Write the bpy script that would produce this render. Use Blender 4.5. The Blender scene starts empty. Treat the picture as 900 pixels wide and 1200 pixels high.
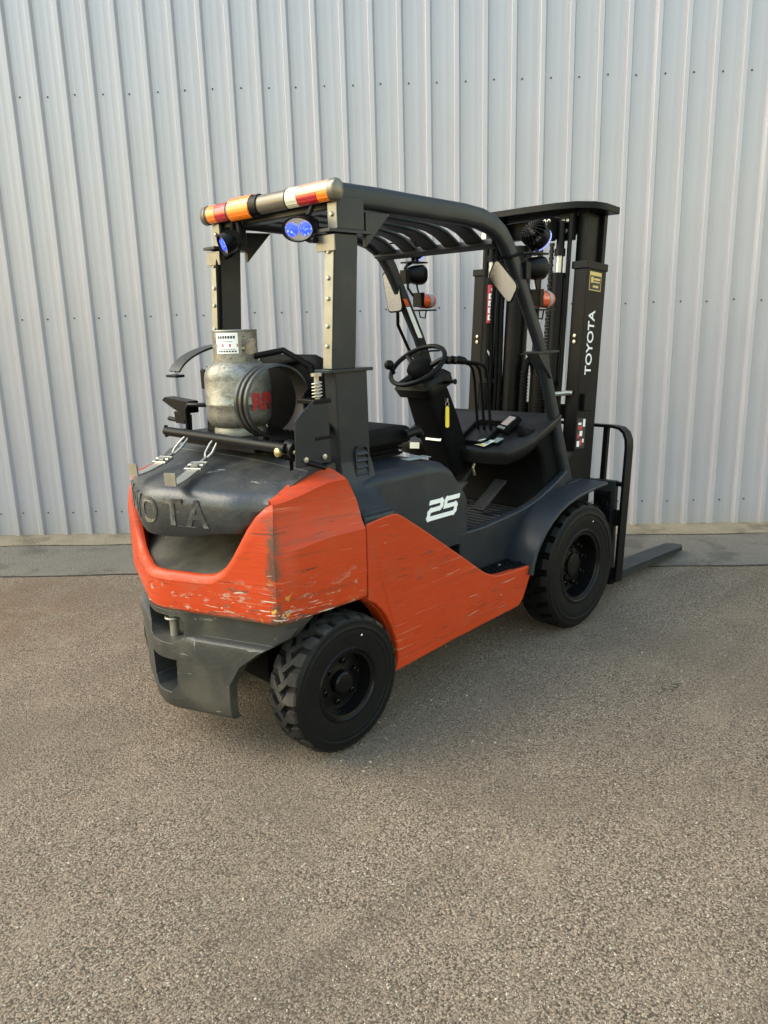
import bpy, bmesh, math, random
from mathutils import Vector, Matrix
random.seed(7)
R = math.radians
scene = bpy.context.scene
COL = scene.collection

# ------------------------------------------------------------------ camera, sky, sun, exposure
cam_d = bpy.data.cameras.new('camera'); cam = bpy.data.objects.new('camera', cam_d); COL.objects.link(cam)
YAW, PITCH, ROLL, FPX = .786, -.2403, -.027, 900.0
_f = Vector((math.cos(YAW)*math.cos(PITCH), math.sin(YAW)*math.cos(PITCH), math.sin(PITCH)))
_r = Vector((math.sin(YAW), -math.cos(YAW), 0)); _u = _r.cross(_f)
_rr = math.cos(ROLL)*_r + math.sin(ROLL)*_u; _uu = math.cos(ROLL)*_u - math.sin(ROLL)*_r
cam.matrix_world = Matrix.Translation((-1.728, -2.489, 1.548)) @ Matrix((_rr, _uu, -_f)).transposed().to_4x4()
cam_d.sensor_fit = 'VERTICAL'; cam_d.sensor_height = 36; cam_d.lens = 36*FPX/1200
cam_d.clip_start = .05; cam_d.clip_end = 2000
scene.camera = cam

SUN_AZ = math.atan2(.69, -.72)          # direction towards the sun, low along the wall from the left
SUN_EL = R(42)
world = bpy.data.worlds.new('World'); scene.world = world; world.use_nodes = True
wn = world.node_tree.nodes; wl = world.node_tree.links
sky = wn.new('ShaderNodeTexSky'); sky.sky_type = 'NISHITA'; sky.sun_disc = False
sky.sun_elevation = SUN_EL; sky.sun_rotation = math.pi/2 - SUN_AZ
sky.dust_density = 1.2; sky.air_density = 2.6; sky.ozone_density = 2.6
bg = wn['Background']; bg.inputs['Strength'].default_value = .15
wl.new(sky.outputs[0], bg.inputs['Color'])
sun_d = bpy.data.lights.new('sun', 'SUN'); sun_d.energy = 1.2; sun_d.angle = R(48); sun_d.color = (1, .87, .67)
sun = bpy.data.objects.new('sun', sun_d); COL.objects.link(sun)
sd = Vector((math.cos(SUN_AZ)*math.cos(SUN_EL), math.sin(SUN_AZ)*math.cos(SUN_EL), math.sin(SUN_EL)))
sun.rotation_euler = sd.to_track_quat('Z', 'Y').to_euler(); sun.location = sd*20
scene.view_settings.view_transform = 'Standard'; scene.view_settings.look = 'None'
scene.view_settings.exposure = 1.8; scene.view_settings.gamma = 1

# ------------------------------------------------------------------ mesh helpers
class MB:
    def __init__(s): s.v = []; s.f = []
    def add(s, vs, fs):
        o = len(s.v); s.v += [tuple(p) for p in vs]; s.f += [tuple(i+o for i in f) for f in fs]; return s
    def box(s, x0, x1, y0, y1, z0, z1):
        v = [(x, y, z) for x in (x0, x1) for y in (y0, y1) for z in (z0, z1)]
        return s.add(v, [(0,1,3,2),(4,6,7,5),(0,4,5,1),(2,3,7,6),(0,2,6,4),(1,5,7,3)])
    def obox(s, c, size, rot):            # oriented box; rot: Matrix 3x3 or euler tuple
        M = rot if isinstance(rot, Matrix) else Matrix.Rotation(rot[2],3,'Z') @ Matrix.Rotation(rot[1],3,'Y') @ Matrix.Rotation(rot[0],3,'X')
        h = [d/2 for d in size]; c = Vector(c)
        v = [c + M @ Vector((x, y, z)) for x in (-h[0], h[0]) for y in (-h[1], h[1]) for z in (-h[2], h[2])]
        return s.add(v, [(0,1,3,2),(4,6,7,5),(0,4,5,1),(2,3,7,6),(0,2,6,4),(1,5,7,3)])
    def loft(s, rings, cap=True, close=True):
        n = len(rings[0]); v = [p for r in rings for p in r]; f = []
        for i in range(len(rings)-1):
            for j in range(n if close else n-1):
                a = i*n+j; b = i*n+(j+1) % n
                f.append((a, b, b+n, a+n))
        if cap:
            f.append(tuple(range(n))[::-1]); f.append(tuple(range((len(rings)-1)*n, len(rings)*n)))
        return s.add(v, f)
    def tube(s, pts, r, n=10, closed=False, cap=True):
        P = [Vector(p) for p in pts]; m = len(P); rings = []
        up = None
        for i, p in enumerate(P):
            a = P[(i-1) % m] if (closed or i > 0) else p
            b = P[(i+1) % m] if (closed or i < m-1) else p
            t = (b-a).normalized()
            if up is None:
                up = Vector((0,0,1)) if abs(t.z) < .9 else Vector((1,0,0))
            up = (up - t*up.dot(t)).normalized(); w = t.cross(up)
            rr = r[i] if isinstance(r, (list, tuple)) else r
            rings.append([p + (up*math.cos(k*2*math.pi/n) + w*math.sin(k*2*math.pi/n))*rr for k in range(n)])
        if closed: rings.append(rings[0]); return s.loft(rings, cap=False)
        return s.loft(rings, cap=cap)
    def cyl(s, p0, p1, r, n=16, r2=None): return s.tube([p0, p1], [r, r if r2 is None else r2], n)
    def ribbon(s, pts, prof, side, closed=False, scales=None):   # sweep profile (a along side, b along normal) with a constant side vector
        P = [Vector(p) for p in pts]; S = Vector(side).normalized(); m = len(P); rings = []
        for i, p in enumerate(P):
            a = P[(i-1) % m] if (closed or i > 0) else p
            b = P[(i+1) % m] if (closed or i < m-1) else p
            t = (b-a).normalized(); nn = t.cross(S).normalized()
            k_ = scales[i] if scales else 1; rings.append([p + S*q[0]*k_ + nn*q[1]*k_ for q in prof])
        if closed: rings.append(rings[0]); return s.loft(rings, cap=False)
        return s.loft(rings)
    def prism(s, poly, axis, a0, a1):     # polygon in the two other axes, extruded along axis
        def mk(p, a):
            return {'y': (p[0], a, p[1]), 'x': (a, p[0], p[1]), 'z': (p[0], p[1], a)}[axis]
        n = len(poly); v = [mk(p, a0) for p in poly] + [mk(p, a1) for p in poly]
        f = [(i, (i+1) % n, (i+1) % n+n, i+n) for i in range(n)] + [tuple(range(n))[::-1], tuple(range(n, 2*n))]
        return s.add(v, f)
    def lathe(s, prof, c, axis='z', n=32, cap=True):   # profile (r, h) along axis from centre c
        c = Vector(c); rings = []
        for r, h in prof:
            ring = []
            for k in range(n):
                a = k*2*math.pi/n; x, y = math.cos(a)*r, math.sin(a)*r
                ring.append(c + Vector({'z': (x, y, h), 'y': (x, h, y), 'x': (h, x, y)}[axis]))
            rings.append(ring)
        return s.loft(rings, cap=cap)
    def ball(s, c, r, nu=14, nv=8):
        r = (r, r, r) if not isinstance(r, tuple) else r
        prof = [[(c[0]+r[0]*math.sin(math.pi*j/nv)*math.cos(2*math.pi*i/nu), c[1]+r[1]*math.sin(math.pi*j/nv)*math.sin(2*math.pi*i/nu), c[2]+r[2]*math.cos(math.pi*j/nv)) for i in range(nu)] for j in range(1, nv)]
        return s.loft(prof)
    def xf(s, M):
        s.v = [tuple(M @ Vector(p)) for p in s.v]; return s
    def build(s, name, mat, parent=None, bevel=0, smooth=38, seg=2, loc=None):
        me = bpy.data.meshes.new(name); me.from_pydata(s.v, [], s.f)
        bm = bmesh.new(); bm.from_mesh(me); bmesh.ops.recalc_face_normals(bm, faces=bm.faces); bm.to_mesh(me); bm.free()
        me.polygons.foreach_set('use_smooth', [True]*len(me.polygons))
        if not bevel: me.set_sharp_from_angle(angle=R(smooth))
        me.materials.append(mat); me.update()
        o = bpy.data.objects.new(name, me); COL.objects.link(o)
        if parent: o.parent = parent
        if loc: o.location = loc
        if bevel:
            md = o.modifiers.new('bevel', 'BEVEL'); md.width = bevel; md.segments = seg; md.limit_method = 'ANGLE'; md.angle_limit = R(35)
            md.harden_normals = True
        return o

def bake(o):                              # make modifiers real
    dg = bpy.context.evaluated_depsgraph_get(); me = bpy.data.meshes.new_from_object(o.evaluated_get(dg))
    o.modifiers.clear(); o.data = me
def carve(o, cutters):
    for c in cutters:
        md = o.modifiers.new('cut', 'BOOLEAN'); md.operation = 'DIFFERENCE'; md.solver = 'EXACT'; md.object = c
    bpy.context.view_layer.update(); bake(o)
    for c in cutters: bpy.data.objects.remove(c)
    o.data.polygons.foreach_set('use_smooth', [True]*len(o.data.polygons)); o.data.set_sharp_from_angle(angle=R(38))

def arc(cx, cy, r, a0, a1, n):
    return [(cx+r*math.cos(R(a0+(a1-a0)*i/n)), cy+r*math.sin(R(a0+(a1-a0)*i/n))) for i in range(n+1)]
def rrect(w, h, r, n=4):
    p = []
    for cx, cy, a in ((w/2-r, h/2-r, 0), (-w/2+r, h/2-r, 90), (-w/2+r, -h/2+r, 180), (w/2-r, -h/2+r, 270)): p += arc(cx, cy, r, a, a+90, n)
    return p
def text_mesh(txt, size=1, extrude=0, bold=0):
    cu = bpy.data.curves.new('text', 'FONT'); cu.body = txt; cu.size = size; cu.extrude = extrude; cu.offset = bold
    cu.align_x = 'CENTER'; cu.align_y = 'CENTER'; cu.resolution_u = 6
    o = bpy.data.objects.new('text', cu); COL.objects.link(o); bpy.context.view_layer.update()
    me = bpy.data.meshes.new_from_object(o.evaluated_get(bpy.context.evaluated_depsgraph_get()))
    m = MB(); m.add([tuple(v.co) for v in me.vertices], [tuple(p.vertices) for p in me.polygons])
    bpy.data.objects.remove(o); bpy.data.curves.remove(cu); bpy.data.meshes.remove(me)
    return m
def thing(name, label, cat, loc=(0,0,0), rz=0, group=None):
    o = bpy.data.objects.new(name, None); COL.objects.link(o); o.location = loc; o.rotation_euler = (0,0,rz); o.empty_display_size = .1
    o['label'] = label; o['category'] = cat
    if group: o['group'] = group
    return o
def copy_tree(o, parent=None):
    c = o.copy(); COL.objects.link(c)
    if parent: c.parent = parent
    for ch in list(o.children): copy_tree(ch, c)
    return c

# ------------------------------------------------------------------ materials
class NT:
    def __init__(s, name):
        s.m = bpy.data.materials.new(name); s.m.use_nodes = True; s.t = s.m.node_tree; s.b = s.t.nodes['Principled BSDF']
        s.obj = None
    def n(s, t, **kw):
        x = s.t.nodes.new(t)
        for k, v in kw.items(): setattr(x, k, v)
        return x
    def l(s, a, b): s.t.links.new(a, b)
    def co(s):
        if not s.obj: s.obj = s.n('ShaderNodeTexCoord').outputs['Object']
        return s.obj
    def noise(s, scale=(1,1,1), k=1, detail=3, rough=.55, off=(0,0,0), dist=0):
        mp = s.n('ShaderNodeMapping'); mp.inputs['Scale'].default_value = scale; mp.inputs['Location'].default_value = off
        s.l(s.co(), mp.inputs['Vector'])
        x = s.n('ShaderNodeTexNoise'); x.inputs['Scale'].default_value = k; x.inputs['Detail'].default_value = detail
        x.inputs['Roughness'].default_value = rough; x.inputs['Distortion'].default_value = dist
        s.l(mp.outputs[0], x.inputs['Vector']); return x.outputs['Fac']
    def step(s, v, a, b):
        x = s.n('ShaderNodeMapRange', interpolation_type='SMOOTHSTEP'); s.l(v, x.inputs['Value'])
        x.inputs['From Min'].default_value = a; x.inputs['From Max'].default_value = b; return x.outputs[0]
    def math(s, op, a, b=None):
        x = s.n('ShaderNodeMath', operation=op)
        for i, v in enumerate((a, b)):
            if v is None: continue
            if isinstance(v, (int, float)): x.inputs[i].default_value = v
            else: s.l(v, x.inputs[i])
        return x.outputs[0]
    def xyz(s):
        x = s.n('ShaderNodeSeparateXYZ'); s.l(s.co(), x.inputs[0]); return x.outputs
    def mix(s, fac, a, b):
        x = s.n('ShaderNodeMix', data_type='RGBA')
        if isinstance(fac, (int, float)): x.inputs[0].default_value = fac
        else: s.l(fac, x.inputs[0])
        for i, v in ((6, a), (7, b)):
            if isinstance(v, tuple): x.inputs[i].default_value = (*v, 1)
            else: s.l(v, x.inputs[i])
        return x.outputs[2]
    def base(s, c):
        if isinstance(c, tuple): s.b.inputs['Base Color'].default_value = (*c, 1)
        else: s.l(c, s.b.inputs['Base Color'])
    def rough(s, v):
        if isinstance(v, (int, float)): s.b.inputs['Roughness'].default_value = v
        else: s.l(v, s.b.inputs['Roughness'])
    def bump(s, h, dist=.002, strength=1, prev=None):
        x = s.n('ShaderNodeBump'); x.inputs['Distance'].default_value = dist; x.inputs['Strength'].default_value = strength
        s.l(h, x.inputs['Height'])
        if prev: s.l(prev, x.inputs['Normal'])
        s.l(x.outputs[0], s.b.inputs['Normal']); return x.outputs[0]

def simple(name, c, rough=.5, metal=0, var=.25, k=18, bump=0, coat=0, spec=.5, dust=0, dustc=(.22,.19,.15)):
    t = NT(name); n1 = t.noise(k=k, detail=4)
    lo = tuple(v*(1-var) for v in c); hi = tuple(min(1, v*(1+var)) for v in c)
    col = t.mix(n1, lo, hi)
    if dust:
        d = t.math('MULTIPLY', t.step(t.noise(k=7, detail=5, off=(3,1,2)), .45, .75), dust); col = t.mix(d, col, dustc)
    t.base(col); t.b.inputs['Metallic'].default_value = metal; t.b.inputs['Specular IOR Level'].default_value = spec
    rr = t.n('ShaderNodeMapRange'); t.l(t.noise(k=k*.7, detail=4, off=(5,5,5)), rr.inputs[0])
    rr.inputs[3].default_value = max(.02, rough-.09); rr.inputs[4].default_value = min(1, rough+.12); t.rough(rr.outputs[0])
    if bump: t.bump(t.noise(k=160, detail=2), dist=bump)
    if coat: t.b.inputs['Coat Weight'].default_value = coat; t.b.inputs['Coat Roughness'].default_value = .1
    return t.m

def orange(name, heavy):
    t = NT(name); x, y, z = t.xyz()
    col = t.mix(t.noise(k=5, detail=4), (.36,.034,.006), (.42,.044,.009))
    # long rub marks
    for sc, off, lo, hi, c, am in (((2.5,2.5,42), (0,0,0), .56, .69, (.20,.040,.016), .6), ((5,5,120), (4,2,1), .61, .68, (.06,.026,.018), .8),
                                   ((3,3,90), (9,4,3), .62, .68, (.52,.20,.12), .45), ((7,7,75), (1,8,3), .63, .70, (.045,.028,.020), .9)):
        m = t.step(t.noise(scale=sc, detail=5, rough=.62, off=off, dist=.25), lo, hi)
        zone = t.step(t.noise(k=3.2, detail=2, off=(off[1], off[0], 5)), .34, .56)
        col = t.mix(t.math('MULTIPLY', t.math('MULTIPLY', m, zone), am), col, c)
    col = t.mix(t.math('MULTIPLY', t.step(t.noise(k=11, detail=6, off=(2,2,9)), .5, .8), .35), col, (.24,.075,.04))
    if heavy:
        # chipped strip along the bottom edge and down the corner
        low = t.math('SUBTRACT', 1, t.step(z, .57, .76))
        chip = t.step(t.noise(scale=(17,17,44), detail=7, rough=.74, off=(3,3,3)), .57, .62)
        col = t.mix(t.math('MULTIPLY', t.math('MULTIPLY', low, chip), .8), col, (.36,.30,.22))
        edge = t.math('SUBTRACT', 1, t.step(t.math('ADD', z, t.math('MULTIPLY', t.noise(scale=(20,20,20), detail=4), .05)), .575, .606))
        col = t.mix(t.math('MULTIPLY', edge, .85), col, (.17,.14,.10))
        dx = t.math('ABSOLUTE', t.math('ADD', x, .264)); dy = t.math('ABSOLUTE', t.math('SUBTRACT', t.math('ABSOLUTE', y), .496))
        d = t.math('ADD', t.math('ADD', dx, dy), t.math('MULTIPLY', t.math('SUBTRACT', t.noise(scale=(25,25,14), detail=5, rough=.7), .5), .09))
        cm = t.math('SUBTRACT', 1, t.step(d, .012, .05))
        keep = t.step(t.noise(scale=(9,9,11), detail=5, rough=.7, off=(7,1,1)), .40, .56)
        col = t.mix(t.math('MULTIPLY', t.math('MULTIPLY', cm, keep), .9), col, (.075,.052,.036))
        yl = t.math('MULTIPLY', t.math('MULTIPLY', t.math('SUBTRACT', 1, t.step(d, .03, .10)), low), t.step(t.noise(k=30, detail=4, off=(1,1,7)), .60, .66))
        col = t.mix(yl, col, (.50,.36,.06))
    else:
        low = t.math('SUBTRACT', 1, t.step(z, .2, .4))
        g = t.step(t.noise(scale=(6,6,14), detail=6, rough=.7, off=(3,8,3)), .58, .70)
        col = t.mix(t.math('MULTIPLY', g, t.math('ADD', t.math('MULTIPLY', low, .5), .25)), col, (.07,.03,.02))
    t.base(col)
    rr = t.n('ShaderNodeMapRange'); t.l(t.noise(scale=(3,3,40), detail=4), rr.inputs[0]); rr.inputs[3].default_value = .33; rr.inputs[4].default_value = .62
    t.rough(rr.outputs[0]); t.b.inputs['Specular IOR Level'].default_value = .25
    t.bump(t.noise(scale=(6,6,60), detail=5), dist=.0012)
    return t.m

def worn(name, c, dirt, hi=(.33,.31,.27), rough=.5, dirtk=3.0, am=.8):
    t = NT(name)
    col = t.mix(t.noise(k=6, detail=5), tuple(v*.75 for v in c), tuple(v*1.3 for v in c))
    d = t.step(t.noise(k=dirtk, detail=7, rough=.62, off=(2,5,1)), .42, .72); col = t.mix(t.math('MULTIPLY', d, am), col, dirt)
    m = t.step(t.noise(scale=(7,7,70), detail=5, rough=.65, off=(1,6,2), dist=.3), .66, .72); col = t.mix(t.math('MULTIPLY', m, .6), col, hi)
    m = t.step(t.noise(scale=(40,40,14), detail=4, rough=.7, off=(3,6,8)), .70, .74); col = t.mix(t.math('MULTIPLY', m, .6), col, hi)
    t.base(col)
    rr = t.n('ShaderNodeMapRange'); t.l(d, rr.inputs[0]); rr.inputs[3].default_value = rough; rr.inputs[4].default_value = min(1, rough+.25); t.rough(rr.outputs[0])
    t.bump(t.noise(k=70, detail=4), dist=.0012)
    return t.m

def lens(name, c, rough=.12):
    t = NT(name); t.base(t.mix(t.noise(k=30), tuple(v*.8 for v in c), c)); t.rough(rough)
    t.b.inputs['Coat Weight'].default_value = .6; t.b.inputs['Subsurface Weight'].default_value = .25; t.b.inputs['Subsurface Radius'].default_value = (.01,.005,.003)
    w = t.n('ShaderNodeTexWave'); w.inputs['Scale'].default_value = 60; t.l(t.co(), w.inputs['Vector']); t.bump(w.outputs['Fac'], dist=.0008)
    return t.m
def glow(name, c, e, strength):
    t = NT(name); t.base(c); t.rough(.08)
    v = t.n('ShaderNodeTexVoronoi'); v.inputs['Scale'].default_value = 170; t.l(t.co(), v.inputs['Vector']); h_ = t.n('ShaderNodeSeparateColor'); t.l(v.outputs['Color'], h_.inputs[0])
    t.l(t.mix(t.step(h_.outputs[0], .80, .99), e, tuple(min(1, q*2.2+.28) for q in e)), t.b.inputs['Emission Color']); t.bump(v.outputs['Distance'], dist=.002)
    t.b.inputs['Coat Weight'].default_value = .5; t.b.inputs['Emission Strength'].default_value = strength; return t.m

M = {}
M['orange_cw'] = orange('worn_orange_cast', True)
M['orange'] = orange('worn_orange_panel', False)
M['dash'] = simple('dash_plastic', (.0075,.0075,.0078), .38, var=.3, spec=.3, dust=.15, dustc=(.03,.028,.025))
M['bandsteel'] = simple('painted_band_steel', (.035,.034,.032), .34, metal=.5, var=.3, dust=.25, dustc=(.10,.09,.075))
M['forksteel'] = simple('dark_fork_steel', (.016,.019,.020), .45, var=.3, spec=.25, dust=.25, dustc=(.06,.055,.048))
M['mat'] = simple('floor_mat_rubber', (.022,.022,.022), .5, var=.3, spec=.25, dust=.4, dustc=(.05,.045,.04))
M['iron'] = worn('scuffed_cast_iron', (.022,.023,.022), (.070,.061,.044), rough=.42)
M['hood'] = worn('dusty_hood', (.017,.019,.021), (.060,.053,.041), rough=.38, dirtk=3.2, am=.85)
M['recess'] = worn('dusty_recess', (.028,.026,.022), (.095,.078,.050), rough=.6, dirtk=4)
M['grey'] = simple('charcoal_paint', (.0130,.0160,.0200), .38, var=.2, k=14, spec=.25, dust=.22, dustc=(.060,.054,.046))
M['slate'] = simple('slate_plastic', (.0155,.0185,.0225), .44, var=.2, k=16, bump=.0004, spec=.22, dust=.28, dustc=(.060,.054,.046))
M['black'] = simple('black_paint', (.0040,.0040,.0044), .36, var=.3, spec=.12)
M['blackmat'] = simple('black_plastic', (.0055,.0055,.0058), .62, var=.3, bump=.0004, spec=.04)
M['rubber'] = simple('tyre_rubber', (.0065,.0065,.0065), .48, var=.3, k=30, bump=.0006, spec=.12)
M['tread'] = simple('dusty_tread_rubber', (.016,.0155,.014), .75, var=.35, k=30, spec=.12, dust=.75, dustc=(.075,.066,.053), bump=.0008)
M['rim'] = simple('black_rim_paint', (.0035,.0035,.0035), .28, var=.3, spec=.2)
M['zinc'] = simple('zinc_plate', (.42,.40,.35), .36, metal=.85, var=.3, k=40, dust=.3)
M['steel'] = simple('dull_steel', (.36,.34,.29), .38, metal=.8, var=.3, k=30, dust=.25)
M['brass'] = simple('brass_fitting', (.42,.33,.16), .35, metal=.8)
M['pewter'] = simple('smoked_lamp_housing', (.13,.115,.09), .3, metal=.5, var=.15)
M['strip'] = simple('glare_and_galvanised_metal', (.19,.18,.155), .34, metal=.55, var=.3, k=25, dust=.3)  # sun glare on the pillar rears as pale colour; also the galvanised plate
t = NT('scuffed_aluminium_bottle'); col = t.mix(t.noise(k=9, detail=5), (.155,.147,.125), (.275,.26,.222))
col = t.mix(t.math('MULTIPLY', t.step(t.noise(scale=(15,15,30), detail=8, rough=.7, off=(4,1,2)), .50, .62), .6), col, (.075,.067,.052))
col = t.mix(t.math('MULTIPLY', t.step(t.noise(scale=(40,40,70), detail=5, rough=.7, off=(1,1,5)), .60, .66), .85), col, (.028,.025,.021))
col = t.mix(t.math('MULTIPLY', t.step(t.noise(scale=(7,7,2.5), detail=4, off=(2,8,2)), .60, .72), .5), col, (.11,.09,.06)); t.base(col)
t.b.inputs['Metallic'].default_value = .55; t.rough(t.step(t.noise(k=12, detail=5), -.35, 1.5)); t.bump(t.noise(k=60, detail=5), dist=.002); M['bottle'] = t.m
M['red_print'] = simple('red_print', (.42,.025,.03), .5)
M['white_print'] = simple('white_print', (.75,.75,.73), .45, var=.1)
M['card'] = simple('label_card', (.72,.72,.62), .4, var=.1)
M['yellow_print'] = simple('yellow_print', (.80,.62,.05), .45, var=.1)
M['grey_print'] = simple('grey_print', (.25,.27,.26), .5)
M['black_print'] = simple('black_print', (.012,.012,.012), .5)
M['gold_print'] = simple('gold_print', (.55,.40,.12), .4)
M['amber'] = lens('amber_lens', (.85,.20,.008))
M['red_lens'] = lens('red_lens', (.42,.012,.018))
M['clear'] = lens('clear_lens', (.62,.58,.47))
M['pale_lens'] = lens('peach_lens', (.70,.30,.16))  # peach tone of the upper indicator band
M['orange_lens'] = lens('orange_marker', (.70,.085,.012))
M['blue_led'] = glow('blue_led', (.02,.05,.5), (.015,.05,1), .62)
M['led_glass'] = simple('spotlight_reflector', (.75,.77,.80), .12, metal=.9, var=.1)
M['blue_rim'] = glow('blue_lit_lens', (.3,.35,.8), (.25,.32,1), .25)
M['mirror'] = simple('mirror_glass', (.70,.71,.70), .07, metal=1, var=.03)
M['fabric'] = simple('seat_vinyl', (.0085,.0085,.0085), .6, var=.3, bump=.001, spec=.05)
M['screen'] = simple('display_screen', (.30,.24,.22), .2)

# ------------------------------------------------------------------ setting: wall plane frame
AW = .7515
NW = Vector((math.cos(AW), math.sin(AW), 0)); TW = Vector((math.sin(AW), -math.cos(AW), 0))
D0 = 2.772                                     # distance of the pan face from the world origin along NW
S0 = TW.dot(Vector((-1.728, -2.489, 0))) - 2.6226   # position of screw zero along the wall
PIT = .19074
def wp(s, d, z): return NW*(D0-d) + TW*s + Vector((0,0,z))

def m_ground():
    t = NT('weathered_asphalt'); t.obj = None
    co = t.co()
    jit = t.n('ShaderNodeTexNoise'); jit.inputs['Scale'].default_value = 130; jit.inputs['Detail'].default_value = 3; t.l(co, jit.inputs['Vector'])
    js = t.n('ShaderNodeVectorMath', operation='SCALE'); t.l(jit.outputs['Color'], js.inputs[0]); js.inputs['Scale'].default_value = .009
    jv = t.n('ShaderNodeVectorMath', operation='ADD'); t.l(co, jv.inputs[0]); t.l(js.outputs[0], jv.inputs[1])
    def vor(k, off=0):
        v = t.n('ShaderNodeTexVoronoi', feature='F1'); v.inputs['Scale'].default_value = k; v.inputs['Randomness'].default_value = 1
        t.l(jv.outputs[0], v.inputs['Vector']); return v
    v1 = vor(165); v2 = vor(70)
    big = t.noise(k=.8, detail=4); mid = t.noise(k=4, detail=6, rough=.6, off=(3,3,0)); fine = t.noise(k=95, detail=6, rough=.72)
    hue = t.n('ShaderNodeSeparateColor'); t.l(v1.outputs['Color'], hue.inputs[0])
    stone = t.mix(hue.outputs[0], (.28,.205,.140), (.60,.455,.33))
    stone = t.mix(t.step(hue.outputs[1], .978, .988), stone, (.78,.70,.56))
    gap = t.step(v1.outputs['Distance'], .40, .75)
    col = t.mix(t.math('MULTIPLY', gap, .85), stone, (.060,.045,.031))
    col = t.mix(t.math('MULTIPLY', t.step(fine, .52, .66), .45), col, (.56,.425,.305)); col = t.mix(t.math('MULTIPLY', t.step(t.noise(k=70, detail=6, rough=.75, off=(9,9,0)), .56, .66), .7), col, (.070,.053,.038))
    hue2 = t.n('ShaderNodeSeparateColor'); t.l(v2.outputs['Color'], hue2.inputs[0])
    bigstone = t.math('MULTIPLY', t.step(hue2.outputs[0], .90, .92), t.math('SUBTRACT', 1, t.step(v2.outputs['Distance'], .22, .40)))
    col = t.mix(t.math('MULTIPLY', bigstone, .6), col, t.mix(hue2.outputs[1], (.14,.12,.092), (.27,.235,.18)))
    col = t.mix(t.math('MULTIPLY', t.step(mid, .48, .72), .32), col, (.49,.37,.255))
    col = t.mix(t.math('MULTIPLY', t.step(big, .46, .62), .45), col, (.215,.165,.118))
    trk = t.noise(scale=(.35,2.2,1), k=1.3, detail=5, off=(1,7,0)); col = t.mix(t.math('MULTIPLY', t.step(trk, .52, .70), .38), col, (.15,.117,.085))
    # rusty wash near the drain side of the truck
    g = t.n('ShaderNodeVectorMath', operation='DISTANCE'); t.l(co, g.inputs[0]); g.inputs[1].default_value = (-.55, 2.05, 0)
    rust = t.math('MULTIPLY', t.math('SUBTRACT', 1, t.step(g.outputs['Value'], .15, 1.15)), t.step(t.noise(k=4, detail=6, off=(8,2,0)), .30, .62))
    col = t.mix(t.math('MULTIPLY', rust, .6), col, (.24,.135,.062))
    # thin cracks
    w = t.n('ShaderNodeTexVoronoi', feature='DISTANCE_TO_EDGE'); w.inputs['Scale'].default_value = .8
    wv = t.n('ShaderNodeVectorMath', operation='ADD'); t.l(co, wv.inputs[0]); nz = t.n('ShaderNodeTexNoise'); nz.inputs['Scale'].default_value = 3; nz.inputs['Detail'].default_value = 6; t.l(co, nz.inputs['Vector'])
    sc = t.n('ShaderNodeVectorMath', operation='SCALE'); t.l(nz.outputs['Color'], sc.inputs[0]); sc.inputs['Scale'].default_value = .5; t.l(sc.outputs[0], wv.inputs[1]); t.l(wv.outputs[0], w.inputs['Vector'])
    crack = t.math('MULTIPLY', t.math('SUBTRACT', 1, t.step(w.outputs['Distance'], .0008, .004)), t.step(t.noise(k=2.3, detail=2, off=(5,7,0)), .60, .68))
    col = t.mix(t.math('MULTIPLY', crack, .7), col, (.03,.027,.023))
    t.base(col); t.rough(.82); t.b.inputs['Specular IOR Level'].default_value = .3
    h = t.math('MULTIPLY', t.math('SUBTRACT', 1, v1.outputs['Distance']), .55)
    h = t.math('ADD', h, t.math('MULTIPLY', fine, 1.7)); h = t.math('ADD', h, t.math('MULTIPLY', bigstone, .7)); h = t.math('SUBTRACT', h, t.math('MULTIPLY', crack, 1.5))
    h = t.math('ADD', h, t.math('MULTIPLY', hue.outputs[1], .5))
    b1 = t.bump(t.noise(k=18, detail=4, off=(1,2,0)), dist=.007)
    t.bump(h, dist=.026, prev=b1)
    return t.m
def m_strip(name, a, b, stone, k=150, bumpd=.003):
    t = NT(name); co = t.co()
    v = t.n('ShaderNodeTexVoronoi'); v.inputs['Scale'].default_value = k; t.l(co, v.inputs['Vector'])
    hue = t.n('ShaderNodeSeparateColor'); t.l(v.outputs['Color'], hue.inputs[0])
    col = t.mix(t.noise(k=4, detail=7, rough=.65), a, b)
    col = t.mix(t.math('MULTIPLY', hue.outputs[0], .45), col, stone)
    col = t.mix(t.math('MULTIPLY', t.step(t.noise(scale=(2,2,2), k=1.6, detail=5, off=(4,4,0)), .5, .66), .5), col, tuple(q*.55 for q in a))
    t.base(col); t.rough(.85)
    t.bump(t.math('ADD', t.math('SUBTRACT', 1, v.outputs['Distance']), t.noise(k=30, detail=5)), dist=bumpd)
    return t.m
GROUND = m_ground()
def sheet(name, s0, s1, d0, d1, z, mat, ns=1, wob=0):
    m = MB(); rng = random.Random(3)
    a = []; b = []
    for i in range(ns+1):
        s = s0+(s1-s0)*i/ns
        a.append(wp(s, d0+rng.uniform(-wob, wob), z)); b.append(wp(s, d1, z))
    m.loft([a, b], cap=False, close=False)
    o = m.build(name, mat); o['kind'] = 'structure'
    for p in o.data.polygons:
        pass
    return o
g = MB(); G = 400; g.add([(-G,-G,0),(G,-G,0),(G,G,0),(-G,G,0)], [(0,1,2,3)])
o = g.build('ground', GROUND); o['kind'] = 'structure'; o['label'] = 'coarse weathered asphalt yard under the forklift'
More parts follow.
